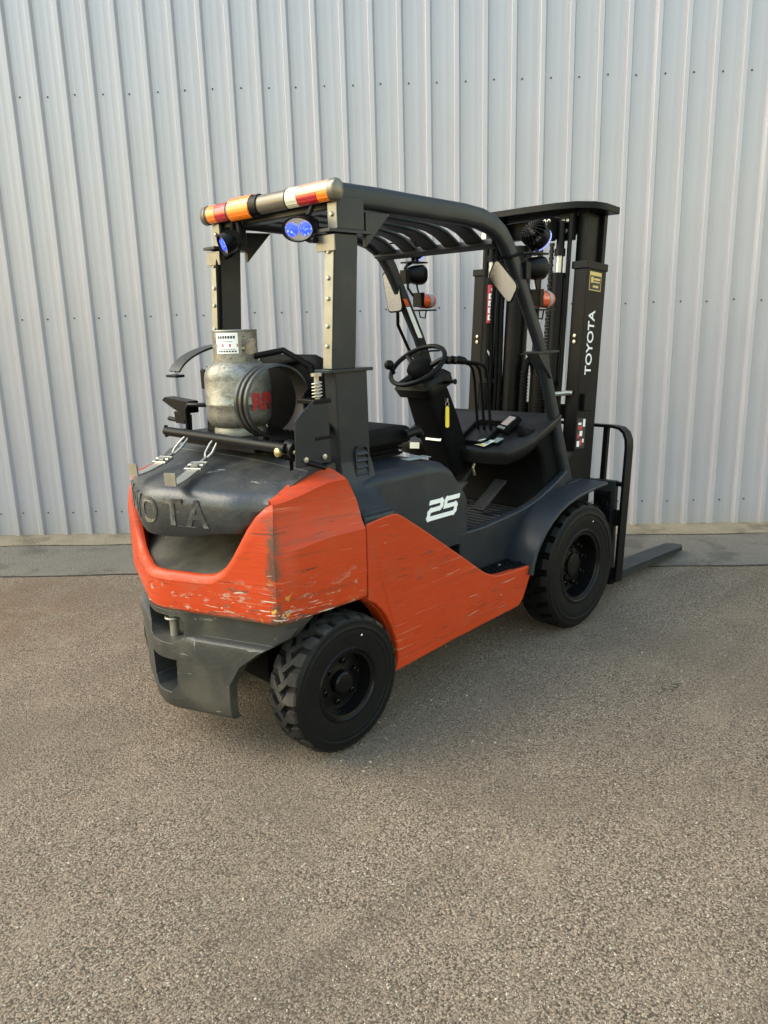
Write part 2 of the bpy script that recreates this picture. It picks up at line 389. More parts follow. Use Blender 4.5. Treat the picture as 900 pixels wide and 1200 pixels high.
# smoother asphalt strip and the concrete footing along the wall; each stands proud with a worn broken edge
def slab(name, d0, d1, z, mat, wob, label):
    m = MB(); rng = random.Random(5); n = 420; top_a = []; top_b = []; low_a = []
    for i in range(n+1):
        s = -14+28*i/n; j = rng.uniform(-wob, wob)*.5 + .012*math.sin(s*1.9+d1*3)*math.sin(s*.73) + .006*math.sin(s*7.1+1)
        top_a.append(wp(s, d1+j, z)); top_b.append(wp(s, d0, z)); low_a.append(wp(s, d1+j+.006, -.02))
    m.loft([low_a, top_a, top_b], cap=False, close=False)
    o = m.build(name, mat, smooth=30); o['kind'] = 'structure'; o['label'] = label
slab('asphalt_strip', .20, D0-1.765, .006, m_strip('smooth_asphalt', (.075,.065,.052), (.175,.150,.117), (.26,.225,.175), 150, .010), .006, 'darker smoother asphalt strip in front of the wall')
slab('concrete_footing', -.1, D0-2.475, .012, m_strip('stained_concrete', (.075,.055,.032), (.33,.265,.17), (.22,.18,.12), 70, .006), .008, 'stained concrete footing under the metal wall')
t = NT('dark_joint'); t.base(t.mix(t.noise(k=20), (.012,.011,.010), (.03,.026,.02))); t.rough(.95)
m = MB(); rng = random.Random(9)
for dd in (D0-1.765, D0-2.475):
    a = []; b = []
    for i in range(421):
        s = -14+28*i/420; j = .012*math.sin(s*1.9+dd*3)*math.sin(s*.73) + .006*math.sin(s*7.1+1); a.append(wp(s, dd+j+.008+rng.uniform(0, .012), .0042 if dd > .5 else .0082)); b.append(wp(s, dd+j-.010, .0042 if dd > .5 else .0082))
    m.loft([a, b], cap=False, close=False)
o = m.build('joint_line', t.m); o['kind'] = 'structure'; o['label'] = 'dark joint lines between the ground strips'

# ------------------------------------------------------------------ the ribbed metal wall
def m_wall():
    t = NT('silver_grey_cladding'); x, y, z = t.xyz()
    st = t.noise(scale=(9,9,.35), k=1, detail=4, off=(2,0,0)); bl = t.noise(k=.8, detail=4)
    col = t.mix(st, (.352,.340,.372), (.385,.372,.402)); col = t.mix(t.math('MULTIPLY', t.step(bl, .45, .75), .3), col, (.322,.314,.338))
    grime = t.math('MULTIPLY', t.math('SUBTRACT', 1, t.step(t.math('ADD', z, t.math('MULTIPLY', t.noise(scale=(14,14,3)), .25)), .08, .40)), .45)
    col = t.mix(grime, col, (.30,.28,.25))
    t.base(col); t.b.inputs['Metallic'].default_value = .22
    rr = t.n('ShaderNodeMapRange'); t.l(st, rr.inputs[0]); rr.inputs[3].default_value = .30; rr.inputs[4].default_value = .42; t.rough(rr.outputs[0])
    b1 = t.bump(t.noise(scale=(3,3,1.1), k=1, detail=2), dist=.010)
    t.bump(t.noise(scale=(26,26,.9), k=1, detail=2), dist=.0008, prev=b1)
    return t.m
MW = m_wall()
wall = thing('metal_wall', 'tall silver grey ribbed metal wall behind the forklift', 'wall', wp(S0+13*PIT, 0, 0))
WB = wall.location.copy()
MS = simple('dark_screw_head', (.06,.06,.065), .5, metal=.4)
def rib_profile(c):       # (s, d) of one rib centred on c
    return [(c-.031, 0), (c-.0285, .0008), (c-.0165, .0272), (c-.0140, .0290), (c+.0140, .0290), (c+.0165, .0272), (c+.0285, .0008), (c+.031, 0)]
H = 7.0
screw_me = None
scr = MB(); scr.lathe([(.0062,0),(.0062,.003),(.004,.0032),(.004,.007),(.003,.008)], (0,0,0), 'z', 8)
k = 0
for i0 in range(-21, 47, 4):
    prof = []
    for i in range(i0, i0+4):
        c = S0+i*PIT-.060
        prof += rib_profile(c) + [(c+.0625, .0), (c+.066, .0007), (c+.072, .0007), (c+.0755, 0), (c+.115, 0), (c+.1185, .0007), (c+.1245, .0007), (c+.128, 0)]
    c = S0+(i0+4)*PIT-.060; off = .0012
    prof += [(c-.033, off), (c-.0155, .0265+off), (c-.0125, .0285+off), (c+.0125, .0285+off), (c+.0155, .0265+off), (c+.026, .008)]   # side lap over the next sheet
    lo = [wp(s, d, .012+.004*random.random()) - WB for s, d in prof]; hi = [p + Vector((0,0,H)) for p in lo]
    m = MB(); m.loft([lo, hi], cap=False, close=False)
    sh = m.build('cladding_sheet', MW, wall, smooth=20)
    for i in range(i0, i0+4):
        for h in (.188, 1.647, 3.125, 4.6, 6.1):
            if screw_me is None:
                so = scr.build('screw', MS, sh); screw_me = so.data
            else:
                so = bpy.data.objects.new('screw', screw_me); COL.objects.link(so); so.parent = sh
            so.location = wp(S0+i*PIT+random.uniform(-.006,.006), 0.0, h+random.uniform(-.006,.006)) - WB
            so.rotation_euler = (-NW).to_track_quat('Z', 'Y').to_euler()

# ------------------------------------------------------------------ the forklift
fk = thing('forklift', 'orange and charcoal forklift truck with a black mast parked before the ribbed wall', 'forklift')
half = [(.10,.56),(.05,.555),(0,.548),(-.06,.540),(-.12,.531),(-.17,.523),(-.22,.514),(-.251,.507),(-.264,.500),(-.2705,.485),(-.281,.458),(-.291,.432),(-.303,.40),(-.314,.37),(-.326,.34),(-.337,.31),(-.348,.283),(-.358,.257),(-.368,.23),(-.378,.205),(-.388,.18),(-.397,.157),(-.405,.136),(-.413,.116),(-.421,.097),(-.429,.077),(-.435,.057),(-.440,.037),(-.443,.018),(-.444,0)]
PATH = [(x, -y) for x, y in half] + half[::-1][1:]
def path_nrm(P):
    out = []
    for i in range(len(P)):
        a = P[max(0,i-1)]; b = P[min(len(P)-1,i+1)]; tx, ty = b[0]-a[0], b[1]-a[1]; l = math.hypot(tx, ty); out.append((-ty/l*-1, tx/l*-1))
    return out       # inward normals (towards the truck's middle)
def inward(P):
    ns = path_nrm(P)
    return [(nx, ny) if (nx*(.2-p[0]) + ny*(-p[1])) > 0 else (-nx, -ny) for (nx, ny), p in zip(ns, P)]
PIN = inward(PATH)
def sm(x, a, b):
    t_ = min(1, max(0, (x-a)/(b-a))); return t_*t_*(3-2*t_)
def rim_z(x, y):
    y = abs(y)
    if x > -.25: return .985+.048*sm(x, -.25, .03)
    pts = [(0,.705),(.21,.705),(.26,.712),(.30,.735),(.325,.765),(.352,.808),(.388,.872),(.418,.918),(.445,.950),(.465,.968),(.485,.978),(.51,.985)]
    for (a, za), (b, zb) in zip(pts[:-1], pts[1:]):
        if y <= b: return za+(zb-za)*(y-a)/(b-a)
    return .985
rings = []
for (x, y), (nx, ny) in zip(PATH, PIN):
    zb = .553+.03*sm(x, -.3, .12)*.55; zt = rim_z(x, y); side = sm(x, -.278, -.245)
    zc = min(.838+.012*sm(x, -.27, .1), zb+(zt-zb)*.62)
    tilt = .030*sm(abs(y), .41, .505); ch = sm(x, -.27, -.10); cr = sm(x, -.268, -.235)
    rows = [(zb, .03), (zb+.004, .012), (zb+.016, .002), (zb+.035, 0), (zb+(zc-zb)*.5, -.003*side), (zc-.010, -.004*cr), (zc+.016, .014*cr), ((zc+zt)/2, .014*cr+tilt*.45),
            (zt-.030, tilt*.92+.008*cr), (zt-.012, tilt+.005), (zt-.003, tilt+.014), (zt+.014*ch, tilt+.024+.022*ch), (zt+.030*ch-.002, tilt+.034+.045*ch), (zt-.03, tilt+.040+.05*ch), (zb+.01, .085), ]
    ring = []
    for z, d in rows:
        sh = 0
        if x > -.1 and z > .86: sh = .055*((z-.86)/.17)**2*((x+.1)/.2)
        ring.append((x+nx*d-sh, y+ny*d, z))
    rings.append(ring)
m = MB(); m.loft(rings); cw = m.build('counterweight', M['orange_cw'], fk, smooth=32)
# dirty sloping floor of the opening above the counterweight
m = MB(); rows = []
for fr in range(7):
    row = []
    for (x, y), (nx, ny) in zip(PATH, PIN):
        if abs(y) > .465 or x > -.27: continue
        x0 = x+nx*.03; y0 = y+ny*.03; f = fr/6
        row.append((x0+(-.02-x0)*f, y0*(1-.05*f), .688+.20*f-.05*math.sin(f*math.pi)*(1-abs(y)/.465) + (rim_z(x,y)-.705)*.9*(1-f)*0))
    rows.append(row)
m.loft(rows, cap=False, close=False); m.build('recess_floor', M['recess'], fk, smooth=60)
m = MB(); m.box(-.02, .1, -.50, .50, .60, .93); m.build('bulkhead', M['black'], fk)

# hood
def hood_pt(x, y, nx, ny, d, z): return (x+nx*d, y+ny*d, z)
rings = []; idx = [i for i, (x, y) in enumerate(PATH) if abs(y) < .486 and x < -.27]
for i in idx:
    x, y = PATH[i]; nx, ny = PIN[i]; rz = rim_z(x, y)+.004 if abs(y) > .285 else 0
    lip = .832+.03*sm(abs(y), .1, .35); ay = abs(y)/.48; drop = .010*ay*ay
    row = []
    inn = .050*sm(abs(y), .33, .47); sc_ = 1-.06*sm(abs(y), .3, .48)*0
    for z, d in ((lip+.01, .09), (lip, .03), (lip+.004, .016), (lip+.02, .008), (.90, .006), (.955, .006), (.980, .011), (.998, .024), (1.010, .045), (1.017, .075)):
        row.append(hood_pt(x, y, nx, ny, d+inn, max(z-.012*(z > .94)*ay*ay, rz)))
    for f in (.35, .7, 1):
        xx = row[9][0]; yy = row[9][1]; z0_ = row[9][2]
        row.append((xx+(-.07-xx)*f, yy*(1+.05*f), z0_+(1.062-drop-z0_)*f))
    row.append((-.066, row[-1][1], 1.066-drop)); row.append((.06, row[-1][1], 1.082-drop)); row.append((.065, row[-1][1], .98))
    rings.append(row)
m = MB(); m.loft(rings, cap=True, close=True); hood = m.build('engine_hood', M['hood'], fk, smooth=40)
m = MB()
m.loft([[(-.068, y, 1.0605-.010*(abs(y)/.45)**2), (-.062, y, 1.0655-.010*(abs(y)/.45)**2), (-.058, y, 1.068-.010*(abs(y)/.45)**2)] for y in [-.45+.9*i/20 for i in range(21)]], cap=False, close=False)
m.build('hood_edge_trim', M['steel'], hood)
# raised letters on the hood's rear face, each bent round its curve
cen = [(x+nx*.006, y+ny*.006) for (x, y), (nx, ny) in zip(PATH, PIN)]
mid_i = len(PATH)//2; arcl = [0]*len(PATH)
for i in range(mid_i+1, len(PATH)): arcl[i] = arcl[i-1]+math.dist(cen[i], cen[i-1])
for i in range(mid_i-1, -1, -1): arcl[i] = arcl[i+1]-math.dist(cen[i], cen[i+1])
def on_path(a):
    for i in range(len(PATH)-1):
        if arcl[i] <= a <= arcl[i+1]:
            f = (a-arcl[i])/(arcl[i+1]-arcl[i]); p = [cen[i][k]+(cen[i+1][k]-cen[i][k])*f for k in (0,1)]; n_ = [PIN[i][k]+(PIN[i+1][k]-PIN[i][k])*f for k in (0,1)]
            return p, n_
    return cen[0], PIN[0]
M['hood_letter'] = worn('scuffed_highlight_letter', (.028,.029,.029), (.16,.15,.125), hi=(.42,.40,.35), rough=.34, dirtk=20, am=.85)  # scuffs, plus edge highlights put into a colour paler than the hood
for ch, a0 in zip('TOYOTA', (.298, .200, .096, -.012, -.125, -.228)):
    tm = text_mesh(ch, .118, .0036, .0030)
    hb = max(v[1] for v in tm.v)-min(v[1] for v in tm.v); wb = max(v[0] for v in tm.v)-min(v[0] for v in tm.v); cy = (max(v[1] for v in tm.v)+min(v[1] for v in tm.v))/2; cx = (max(v[0] for v in tm.v)+min(v[0] for v in tm.v))/2
    sx = .092/wb*(1.0 if ch != 'T' else .9); sy = .096/hb
    out = []
    for x, y, z in tm.v:
        p, n_ = on_path(a0 - (x-cx)*sx); out.append((p[0]-n_[0]*(z-.0005), p[1]-n_[1]*(z-.0005), .929+(y-cy)*sy))
    tm.v = out; tm.build('letter', M['hood_letter'], hood, smooth=30)
# a shallow frame pressed round the letters

# lower cast block with the two towing openings
RW = .345; HUBZ = .266
def end_y(xe):
    for (xa, ya), (xb, yb) in zip(half[:-1], half[1:]):
        if xb <= xe <= xa: return ya+(yb-ya)*(xa-xe)/(xa-xb)
    return .2
def path_x(y):
    y = abs(y)
    for (xa, ya), (xb, yb) in zip(half[:-1], half[1:]):
        if yb <= y <= ya: return xa+(xb-xa)*(ya-y)/(ya-yb)
    return -.444
rings = []
for z, ins in ((.160,.020),(.166,.011),(.180,.004),(.22,.001),(.30,0),(.38,0),(.44,0),(.452,.003),(.460,.014),(.463,.040),(.50,.042),(.53,.042),(.557,.042)):
    xe = -math.sqrt(max(.02, RW**2-(max(z, .28)-HUBZ)**2)); ye = end_y(xe); ring = []
    N = 56
    for k in range(N+1):
        y = -ye+2*ye*k/N; x = path_x(y); i2 = ins if z < .46 else ins*sm(abs(y), .13, .16) + .006*(1-sm(abs(y), .13, .16))
        ring.append((x+i2*.94, y*(1-i2*.4), z))
    e = ring[-1]
    ring += [(e[0]+.034, e[1]-.002, z), (e[0]+.036, e[1]-.05, z), (e[0]+.036, .15, z), (e[0]+.036, -.15, z), (e[0]+.036, -e[1]+.05, z), (e[0]+.034, -e[1]+.002, z)]
    rings.append(ring)
m = MB(); m.loft(rings); low = m.build('towing_block', M['iron'], fk, smooth=32)
c1 = MB(); c1.prism([(-.125,.515),(-.105,.535),(.105,.535),(.125,.515),(.115,.455),(.075,.428),(-.075,.428),(-.115,.455)], 'x', -.60, -.335); c1 = c1.build('cut', M['iron'])
c2 = MB(); c2.prism([(-.085,.365),(.085,.365),(.078,.26),(.045,.228),(-.045,.228),(-.078,.26)], 'x', -.60, -.34); c2 = c2.build('cut', M['iron'])
carve(low, [c1, c2])
md = low.modifiers.new('bevel', 'BEVEL'); md.width = .006; md.segments = 2; md.limit_method = 'ANGLE'; md.angle_limit = R(40)
m = MB(); m.cyl((-.375,0,.40), (-.375,0,.56), .017, 14); m.tube([(-.375+.028*math.cos(a*math.pi/8), .028*math.sin(a*math.pi/8), .50) for a in range(16)], .006, 8, closed=True)
m.build('towing_pin', M['steel'], low)

# chassis, side panels, body under the hood
PT = [(.109,.851),(.18,.860),(.245,.864),(.275,.858),(.31,.838),(.42,.765),(.55,.674),(.66,.597),(.74,.540),(.80,.498),(.845,.474),(.89,.459),(.94,.452),(1.05,.446),(1.165,.440)]
PB = [(1.160,.405),(1.115,.285),(1.092,.252),(.90,.244),(.60,.229),(.272,.208)]
PA = [(.264,.29),(.250,.36),(.228,.421),(.202,.470),(.172,.510),(.142,.540),(.109,.560)]
POLY = PT+PB+PA
for s in (-1, 1):
    m = MB(); m.prism(POLY, 'y', s*.56, s*.525)
    # lower edge tucks in
    v2 = []
    for x, y, z in m.v:
        if z < .32: y -= s*.035*(.32-z)/.11
        v2.append((x, y, z))
    m.v = v2; m.build('side_panel', M['orange'], fk, bevel=.007, seg=3)
    m = MB()          # inner return of the wheel arch
    m.ribbon([(x, s*.50, z) for x, z in [(.262,.20)]+PA], [(-.03,0),(.03,0),(.03,.004),(-.03,.004)], (0,1,0)); m.build('arch_lip', M['orange'], fk)
m = MB(); inner = [(x+.0, z-.02) for x, z in PT] + [(1.08,.27),(.30,.23),(.29,.33),(.25,.43),(.20,.50),(.12,.56)]
m.prism(inner, 'y', -.524, .524); m.build('chassis', M['blackmat'], fk)
m = MB(); m.box(-.16,.25,-.28,.28,.24,.60); m.build('rear_frame', M['black'], fk)
m = MB(); m.box(-.06,.06,-.40,.40,.21,.33); m.build('rear_axle', M['black'], fk)
m = MB(); m.box(1.10,1.72,-.355,.355,.20,.575); m.build('front_frame', M['black'], fk)
m = MB(); m.box(1.53,1.67,-.42,.42,.27,.40); m.build('front_axle', M['black'], fk)

# gouges and scrapes in the paint, each a thin sliver of bared metal or rubbed-on dirt
rng = random.Random(21)
t = NT('bared_paint'); t.base(t.mix(t.step(t.noise(k=14, detail=2), .4, .6), (.06,.035,.025), (.13,.07,.045))); t.rough(.6); M['scrape'] = t.m
t = NT('pale_scratch'); t.base(t.mix(t.noise(k=30, detail=3), (.42,.26,.19), (.50,.42,.34))); t.rough(.6); M['scratch'] = t.m
def sliver(m_, f, u, v, L, w, a, bend):
    n_ = 7; top = []; bot = []
    for i in range(n_+1):
        q = i/n_; ww = w*math.sin(math.pi*min(1, max(.02, q)))**.6*rng.uniform(.4, 1.0); uu = u+(q-.5)*L*math.cos(a); vv = v+(q-.5)*L*math.sin(a)+bend*math.sin(q*3)
        top.append(f(uu, vv+ww/2)); bot.append(f(uu, vv-ww/2))
    m_.loft([bot, top], cap=False, close=False)
fside = lambda u, v: (u, -.5606 if v >= .33 else -.5606+.035*(.33-v)/.11, v)
d_, p_ = MB(), MB()
top_of = lambda x: next((za+(zb-za)*(x-xa)/(xb-xa) for (xa, za), (xb, zb) in zip(PT[:-1], PT[1:]) if xa <= x <= xb), .45)
for k in range(46):
    u = rng.uniform(.16, 1.06); hi_ = top_of(u)-.03; lo_ = .27 if u > .3 else .62
    v = lo_+(hi_-lo_)*rng.random()**1.1
    if hi_ < lo_: continue
    a = rng.gauss(.05, .12) if rng.random() < .8 else rng.uniform(-.9, .9)
    sliver(d_ if rng.random() < .7 else p_, fside, u, v, min(.12, rng.expovariate(1/.045)+.012), rng.uniform(.0012, .0034), a, rng.uniform(-.003, .003))
d_.build('paint_scrape', M['scrape'], fk)['kind'] = 'stuff'; p_.build('paint_scratch', M['scratch'], fk)['kind'] = 'stuff'
def fback(u, v):
    p, n_ = on_path(u); k_ = .0068; return (p[0]-n_[0]*k_, p[1]-n_[1]*k_, v)
d_, p_ = MB(), MB()
for k in range(120):
    if rng.random() < .55: u = rng.uniform(arcl[3], -.50); v = rng.uniform(.575, .79)
    else: u = rng.uniform(-.50, .36); v = rng.uniform(.565, .685)
    if rng.random() < .35: v = .572+.07*rng.random()**2
    a = rng.gauss(-.02, .10) if rng.random() < .85 else rng.uniform(-1.2, 1.2)
    sliver(d_ if rng.random() < .5 else p_, fback, u, v, min(.11, rng.expovariate(1/.03)+.008), rng.uniform(.001, .0036) if rng.random() < .85 else .007, a, rng.uniform(-.002, .002))
d_.build('paint_scrape', M['scrape'], fk)['kind'] = 'stuff'; p_.build('paint_scratch', M['scratch'], fk)['kind'] = 'stuff'

# seat box with "25"
prof = [(.22,.60),(.22,.965),(.30,.985),(.62,.985),(.70,.978),(.755,.945),(.80,.88),(.838,.83),(.852,.80),(.852,.60)]
rings = []
for y, dz in ((-.425,.0), (-.425,.0)): pass
m = MB()
for (y, ins) in ((-.424,0),): pass
sect = []
for y, k in ((-.424,0.0),(-.422,.35),(-.412,.7),(-.392,.93),(-.36,1.0),(0,1.03),(.36,1.0),(.392,.93),(.412,.7),(.422,.35),(.424,0)):
    ring = []
    for x, z in prof:
        zz = z if z < .70 else .70+(z-.70)*(1-.16*(1-k)); ring.append((x, y, zz))
    sect.append(ring)
m.loft(sect); sb = m.build('seat_box', M['slate'], fk, bevel=.012, seg=3)
def sticker(name, c, w, h, ux, uy, mat, parent, th=.0015, r=.0):
    ux = Vector(ux).normalized(); uy = Vector(uy).normalized(); n = ux.cross(uy); c = Vector(c); m_ = MB()
    pts = rrect(w, h, r if r else min(w,h)*.08, 3)
    m_.loft([[c+ux*a+uy*b for a, b in pts], [c+ux*a+uy*b+n*th for a, b in pts]]); return m_.build(name, mat, parent)
def stroke(m_, pts, w, place, th=.0015):
    for i_, (a, b) in enumerate(zip(pts[:-1], pts[1:])):
        th += .00015
        a = Vector(a); b = Vector(b); t_ = (b-a).normalized(); nn = Vector((-t_.y, t_.x)); a2 = a-t_*w/2*.98; b2 = b+t_*w/2*.98
        q = [a2+nn*w/2, a2-nn*w/2, b2-nn*w/2, b2+nn*w/2]
        m_.loft([[place(p.x, p.y, 0) for p in q], [place(p.x, p.y, th) for p in q]])
m = MB(); pl = lambda u, v, t_: (.588+u+.35*v, -.4245-t_, .752+v-.005*u)
W2 = .019
for u0, pts in ((0, [(0,.067),(.066,.067),(.074,.059),(.074,.043),(.066,.036),(.008,.034),(0,.027),(0,.006),(.006,0),(.078,0)]), (.100, [(.078,.067),(.004,.067),(0,.062),(0,.036),(.066,.036),(.074,.028),(.074,.008),(.066,0),(-.004,0)])):
    stroke(m, [(u0+a, b) for a, b in pts], .0185, pl, .002)
m.build('capacity_number', M['white_print'], sb)
sticker('warning_label', (.66,-.30,.988), .13, .055, (1,-.12,0), (.12,1,0), M['grey_print'], sb, r=.004)

# overhead guard: side tubes that turn down into the front legs
C2 = [(.215,1.992),(.40,1.991),(.63,1.983),(.88,1.975),(.99,1.964),(1.06,1.946),(1.12,1.914),(1.165,1.873),(1.205,1.82),(1.245,1.755),(1.41,1.475),(1.447,1.40),(1.715,.712)]
C2 = [(x, z) for x, z in C2]
guard = bpy.data.objects.new('overhead_guard', None); COL.objects.link(guard); guard.parent = fk; guard.empty_display_size = .1
def yo(x, s=-1): return .352+(.043 if s < 0 else .004)*sm(x, .2, 1.5)      # the guard widens towards the front
for s in (-1, 1):
    m = MB(); m.ribbon([(x, s*yo(x, s), z) for x, z in C2], rrect(.058, .084, .021, 4), (0,1,0), scales=[1]*5+[.98,.94,.89,.84,.79,.72,.72,.76]); m.build('side_tube', M['grey'], guard, smooth=40)
m = MB(); m.box(.20,.26,-.33,.33,1.945,2.005); m.build('cross_beam', M['grey'], guard, bevel=.006)
m = MB(); m.prism([(1.105,1.898),(1.150,1.880),(1.140,1.852),(1.095,1.868)], 'y', -.365, .365); m.build('cross_beam', M['grey'], guard, bevel=.006)
for y in (-.262, -.131, 0, .131, .262):
    m = MB(); m.ribbon([(x, y, z) for x, z in ((.25,1.978),(.7,1.971),(.88,1.963),(.97,1.950),(1.03,1.932),(1.08,1.905),(1.115,1.882))], rrect(.088, .020, .008, 3), (0,1,0)); m.build('roof_bar', M['grey'], guard)
for s in (-1, 1):
    yl = -.395 if s < 0 else .356
    m = MB(); m.box(1.37,1.535,yl-.045,yl+.045,1.393,1.403); m.build('leg_collar', M['grey'], guard, bevel=.002)
    m = MB(); m.prism([(1.372,1.393),(1.46,1.393),(1.492,1.27)], 'y', yl-.034, yl+.034); m.build('leg_gusset', M['grey'], guard, bevel=.002)
    m = MB(); m.prism([(.33,1.94),(.46,1.945),(.33,1.82)], 'y', s*.375, s*.355); m.build('corner_gusset', M['grey'], guard, bevel=.002)
    # rear pillars in three stages
    y0, y1 = s*.385, s*.335
    m = MB(); m.prism([(.140,1.385),(.302,1.385),(.305,1.05),(.318,.94),(.345,.88),(.36,.862),(.150,.862),(.150,1.05)], 'y', y0+s*.003, s*.325)
    p = m.build('rear_pillar', M['grey'], fk, bevel=.006)
    m = MB(); m.prism([(.132,1.390),(.247,1.390),(.280,1.862),(.168,1.862)], 'y', y0, y1); m.build('pillar_extension', M['grey'], p, bevel=.005)
    m = MB(); m.prism([(.185,1.874),(.315,1.874),(.315,1.985),(.185,1.985)], 'y', y0-s*.001, y1); m.build('pillar_sleeve', M['grey'], p, bevel=.004)
    m = MB(); m.box(.105,.325,s*.397,s*.315,1.380,1.392); m.build('pillar_flange', M['grey'], p, bevel=.002)
    m = MB(); m.box(.135,.340,s*.397,s*.315,1.862,1.874); m.build('pillar_flange', M['grey'], p, bevel=.002)
    m = MB(); m.prism([(.1315,1.395),(.1285,1.395),(.1640,1.858),(.1675,1.858)], 'y', s*.383, s*.337); m.build('bolt_glare_strip', M['strip'], p, bevel=.001)  # pale strip over the dark rear face, its sun glare put into the colour
    m = MB(); m.box(.1805,.1845,s*.383,s*.337,1.877,1.965); m.build('bolt_glare_strip', M['strip'], p, bevel=.001)
    for z in (1.925,1.80,1.71,1.64,1.545,1.475):
        xx = .1805 if z > 1.9 else .1288+(z-1.395)*.0767
        m = MB(); m.lathe([(.0085,0),(.0085,-.004),(.006,-.0075),(.001,-.008)], (xx, s*.36, z), 'x', 10); m.build('bolt', M['zinc'], p)
    # base casting with the vent
    secs = []
    for y, z, xa, xb in ((.556,.835,.106,.262),(.556,.868,.108,.262),(.545,.880,.110,.262),(.50,.893,.118,.272),(.44,.925,.135,.30),(.402,.965,.147,.325),(.391,1.03,.150,.315),(.386,1.06,.152,.308)):
        secs.append([(xa, s*y, z), (xb, s*y, z), (xb, s*(y-.06), z-.06), (xa, s*(y-.06), z-.06)])
    m = MB(); m.loft(secs); m.build('pillar_foot', M['slate'], p, bevel=.006, seg=3)
    for q in (.522, .548):
        m = MB(); m.tube([(.112, s*q, .886 if q < .54 else .8795), (.265, s*q, .886 if q < .54 else .8795)], .003, 6); m.build('foot_ridge', M['slate'], p)
    m = MB(); m.ribbon([(x, s*.393, z) for x, z in [(.222,1.085),(.222,.965),(.232,.950),(.274,.950),(.284,.965),(.284,1.085),(.274,1.100),(.232,1.100)]], [(-.006,-.003),(.006,-.003),(.006,.003),(-.006,.003)], (0,1,0), closed=True); m.build('vent_frame', M['slate'], p)
    for k in range(5):
        m = MB(); m.obox((.253, s*.393, .972+k*.0255), (.056,.010,.018), (R(35)*s,0,0)); m.build('vent_slat', M['slate'], p, bevel=.001)
    m = MB(); m.box(.150,.156,s*.40,s*.305,1.80,1.855); m.build('bracket_plate', M['strip'], p, bevel=.002)
# hoses / cable down the left pillar
m = MB(); m.tube([(.17,.33,1.86),(.155,.325,1.80),(.15,.325,1.68),(.14,.325,1.52),(.12,.33,1.42),(.05,.32,1.33)], .011, 8); m.build('cable', M['blackmat'], fk)

# rear lamp bar
YB0, YB1 = -.413, .420; XB, ZB, RB = .170, 2.000, .038
def flat(m_):
    m_.v = [(XB+(x-XB)*.72, y, ZB+(z-ZB)*(1.0 if abs(z-ZB) < .03 else .97)) for x, y, z in m_.v]; return m_
def barseg(y0, y1, r, a0=0, a1=360, n=20):
    m_ = MB()
    if a1-a0 >= 360: m_.lathe([(r*.86, y0), (r, y0+.004), (r, y1-.004), (r*.86, y1)], (XB,0,ZB), 'y', n)
    else:
        pts = arc(0, 0, r, a0, a1, n); pin = arc(0, 0, r-.01, a1, a0, n)
        m_.loft([[(XB+a, y, ZB+b) for a, b in pts+pin] for y in (y0, y1)])
    return flat(m_)
bar = barseg(YB0+.03, YB1-.03, .0355).build('lamp_bar', M['pewter'], fk, smooth=30)
for ya, yb in ((YB0, YB0+.035), (YB1-.035, YB1)):
    m = MB(); s = 1 if ya > 0 else -1; e = yb if s > 0 else ya; i = ya if s > 0 else yb
    m.lathe([(.0395, i), (.0395, e-s*.012), (.036, e-s*.004), (.028, e), (.001, e+s*.001)], (XB,0,ZB), 'y', 20); flat(m); m.build('bar_end', M['pewter'], bar)
a_lo, a_mid, a_hi = 105, 185, 245
for nm, y0, y1, a0, a1, mt in (('marker_lens', -.395,-.322, 183,250,'amber'), ('stop_lens', -.318,-.215, 183,250,'red_lens'), ('indicator_lens', -.395,-.215, 95,181,'pale_lens'), ('reverse_lens', -.211,-.148, 95,250,'clear'),
                               ('stop_lens', .235,.308, 95,250,'red_lens'), ('indicator_lens', .312,.368, 95,250,'amber')):
    barseg(y0, y1, .0385, a0, a1, 12).build(nm, M[mt], bar)
m = barseg(.075, .215, .047, 80, 255, 14); m.build('side_beacon', M['amber'], bar, bevel=.004)
m = barseg(.03, .076, .042, 70, 265, 12); m.build('beacon_housing', M['black'], bar, bevel=.003)
m = barseg(-.146, -.138, .0395); m.build('bar_joint', M['black'], bar)

# blue spot lights under the bar
def spot(name, loc, aim, parent, oval=True):
    aim = Vector(aim).normalized(); up = Vector((0,0,1)); sx = up.cross(aim).normalized(); sy = aim.cross(sx)
    def P(a, b, c): return Vector(loc)+sx*a+sy*b+aim*c
    def el(rx, ry, c, n=28): return [P(rx*math.cos(2*math.pi*k/n), ry*math.sin(2*math.pi*k/n), c) for k in range(n)]
    rx, ry = (.062, .042) if oval else (.046, .046)
    m_ = MB(); m_.loft([el(rx*.75, ry*.75, -.045), el(rx*.96, ry*.96, -.03), el(rx, ry, -.012), el(rx*1.03, ry*1.03, 0), el(rx*1.03, ry*1.03, .012), el(rx*.93, ry*.92, .012), el(rx*.9, ry*.9, .0)])
    L = m_.build(name, M['black'], parent)
    m_ = MB(); m_.loft([el(rx*.9, ry*.9, .001), el(rx*.9, ry*.9, .003)]); m_.build('lamp_reflector', M['led_glass'], L)
    for s in (-1, 1):
        m_ = MB(); m_.loft([[p+sx*s*rx*.42 for p in el(.0235 if oval else .018, .0235 if oval else .03, c)] for c in (.003, .006)] + [[p+sx*s*rx*.42 for p in el(.012, .012, .009)]]); m_.build('lamp_lens', M['blue_led'], L)
    for k in range(9):
        a = -rx*.82+k*rx*1.64/8; hh = ry*math.sqrt(max(.05, 1-(a/rx)**2))
        m_ = MB(); q = [P(a-.0016, -hh*.9, -.02), P(a-.0016, hh*1.05, -.012), P(a-.0016, hh*1.12, -.034), P(a-.0016, hh*.8, -.058), P(a-.0016, -hh*.8, -.058)]
        m_.loft([q, [p+sx*.0032 for p in q]]); m_.build('cooling_fin', M['black'], L)
    return L
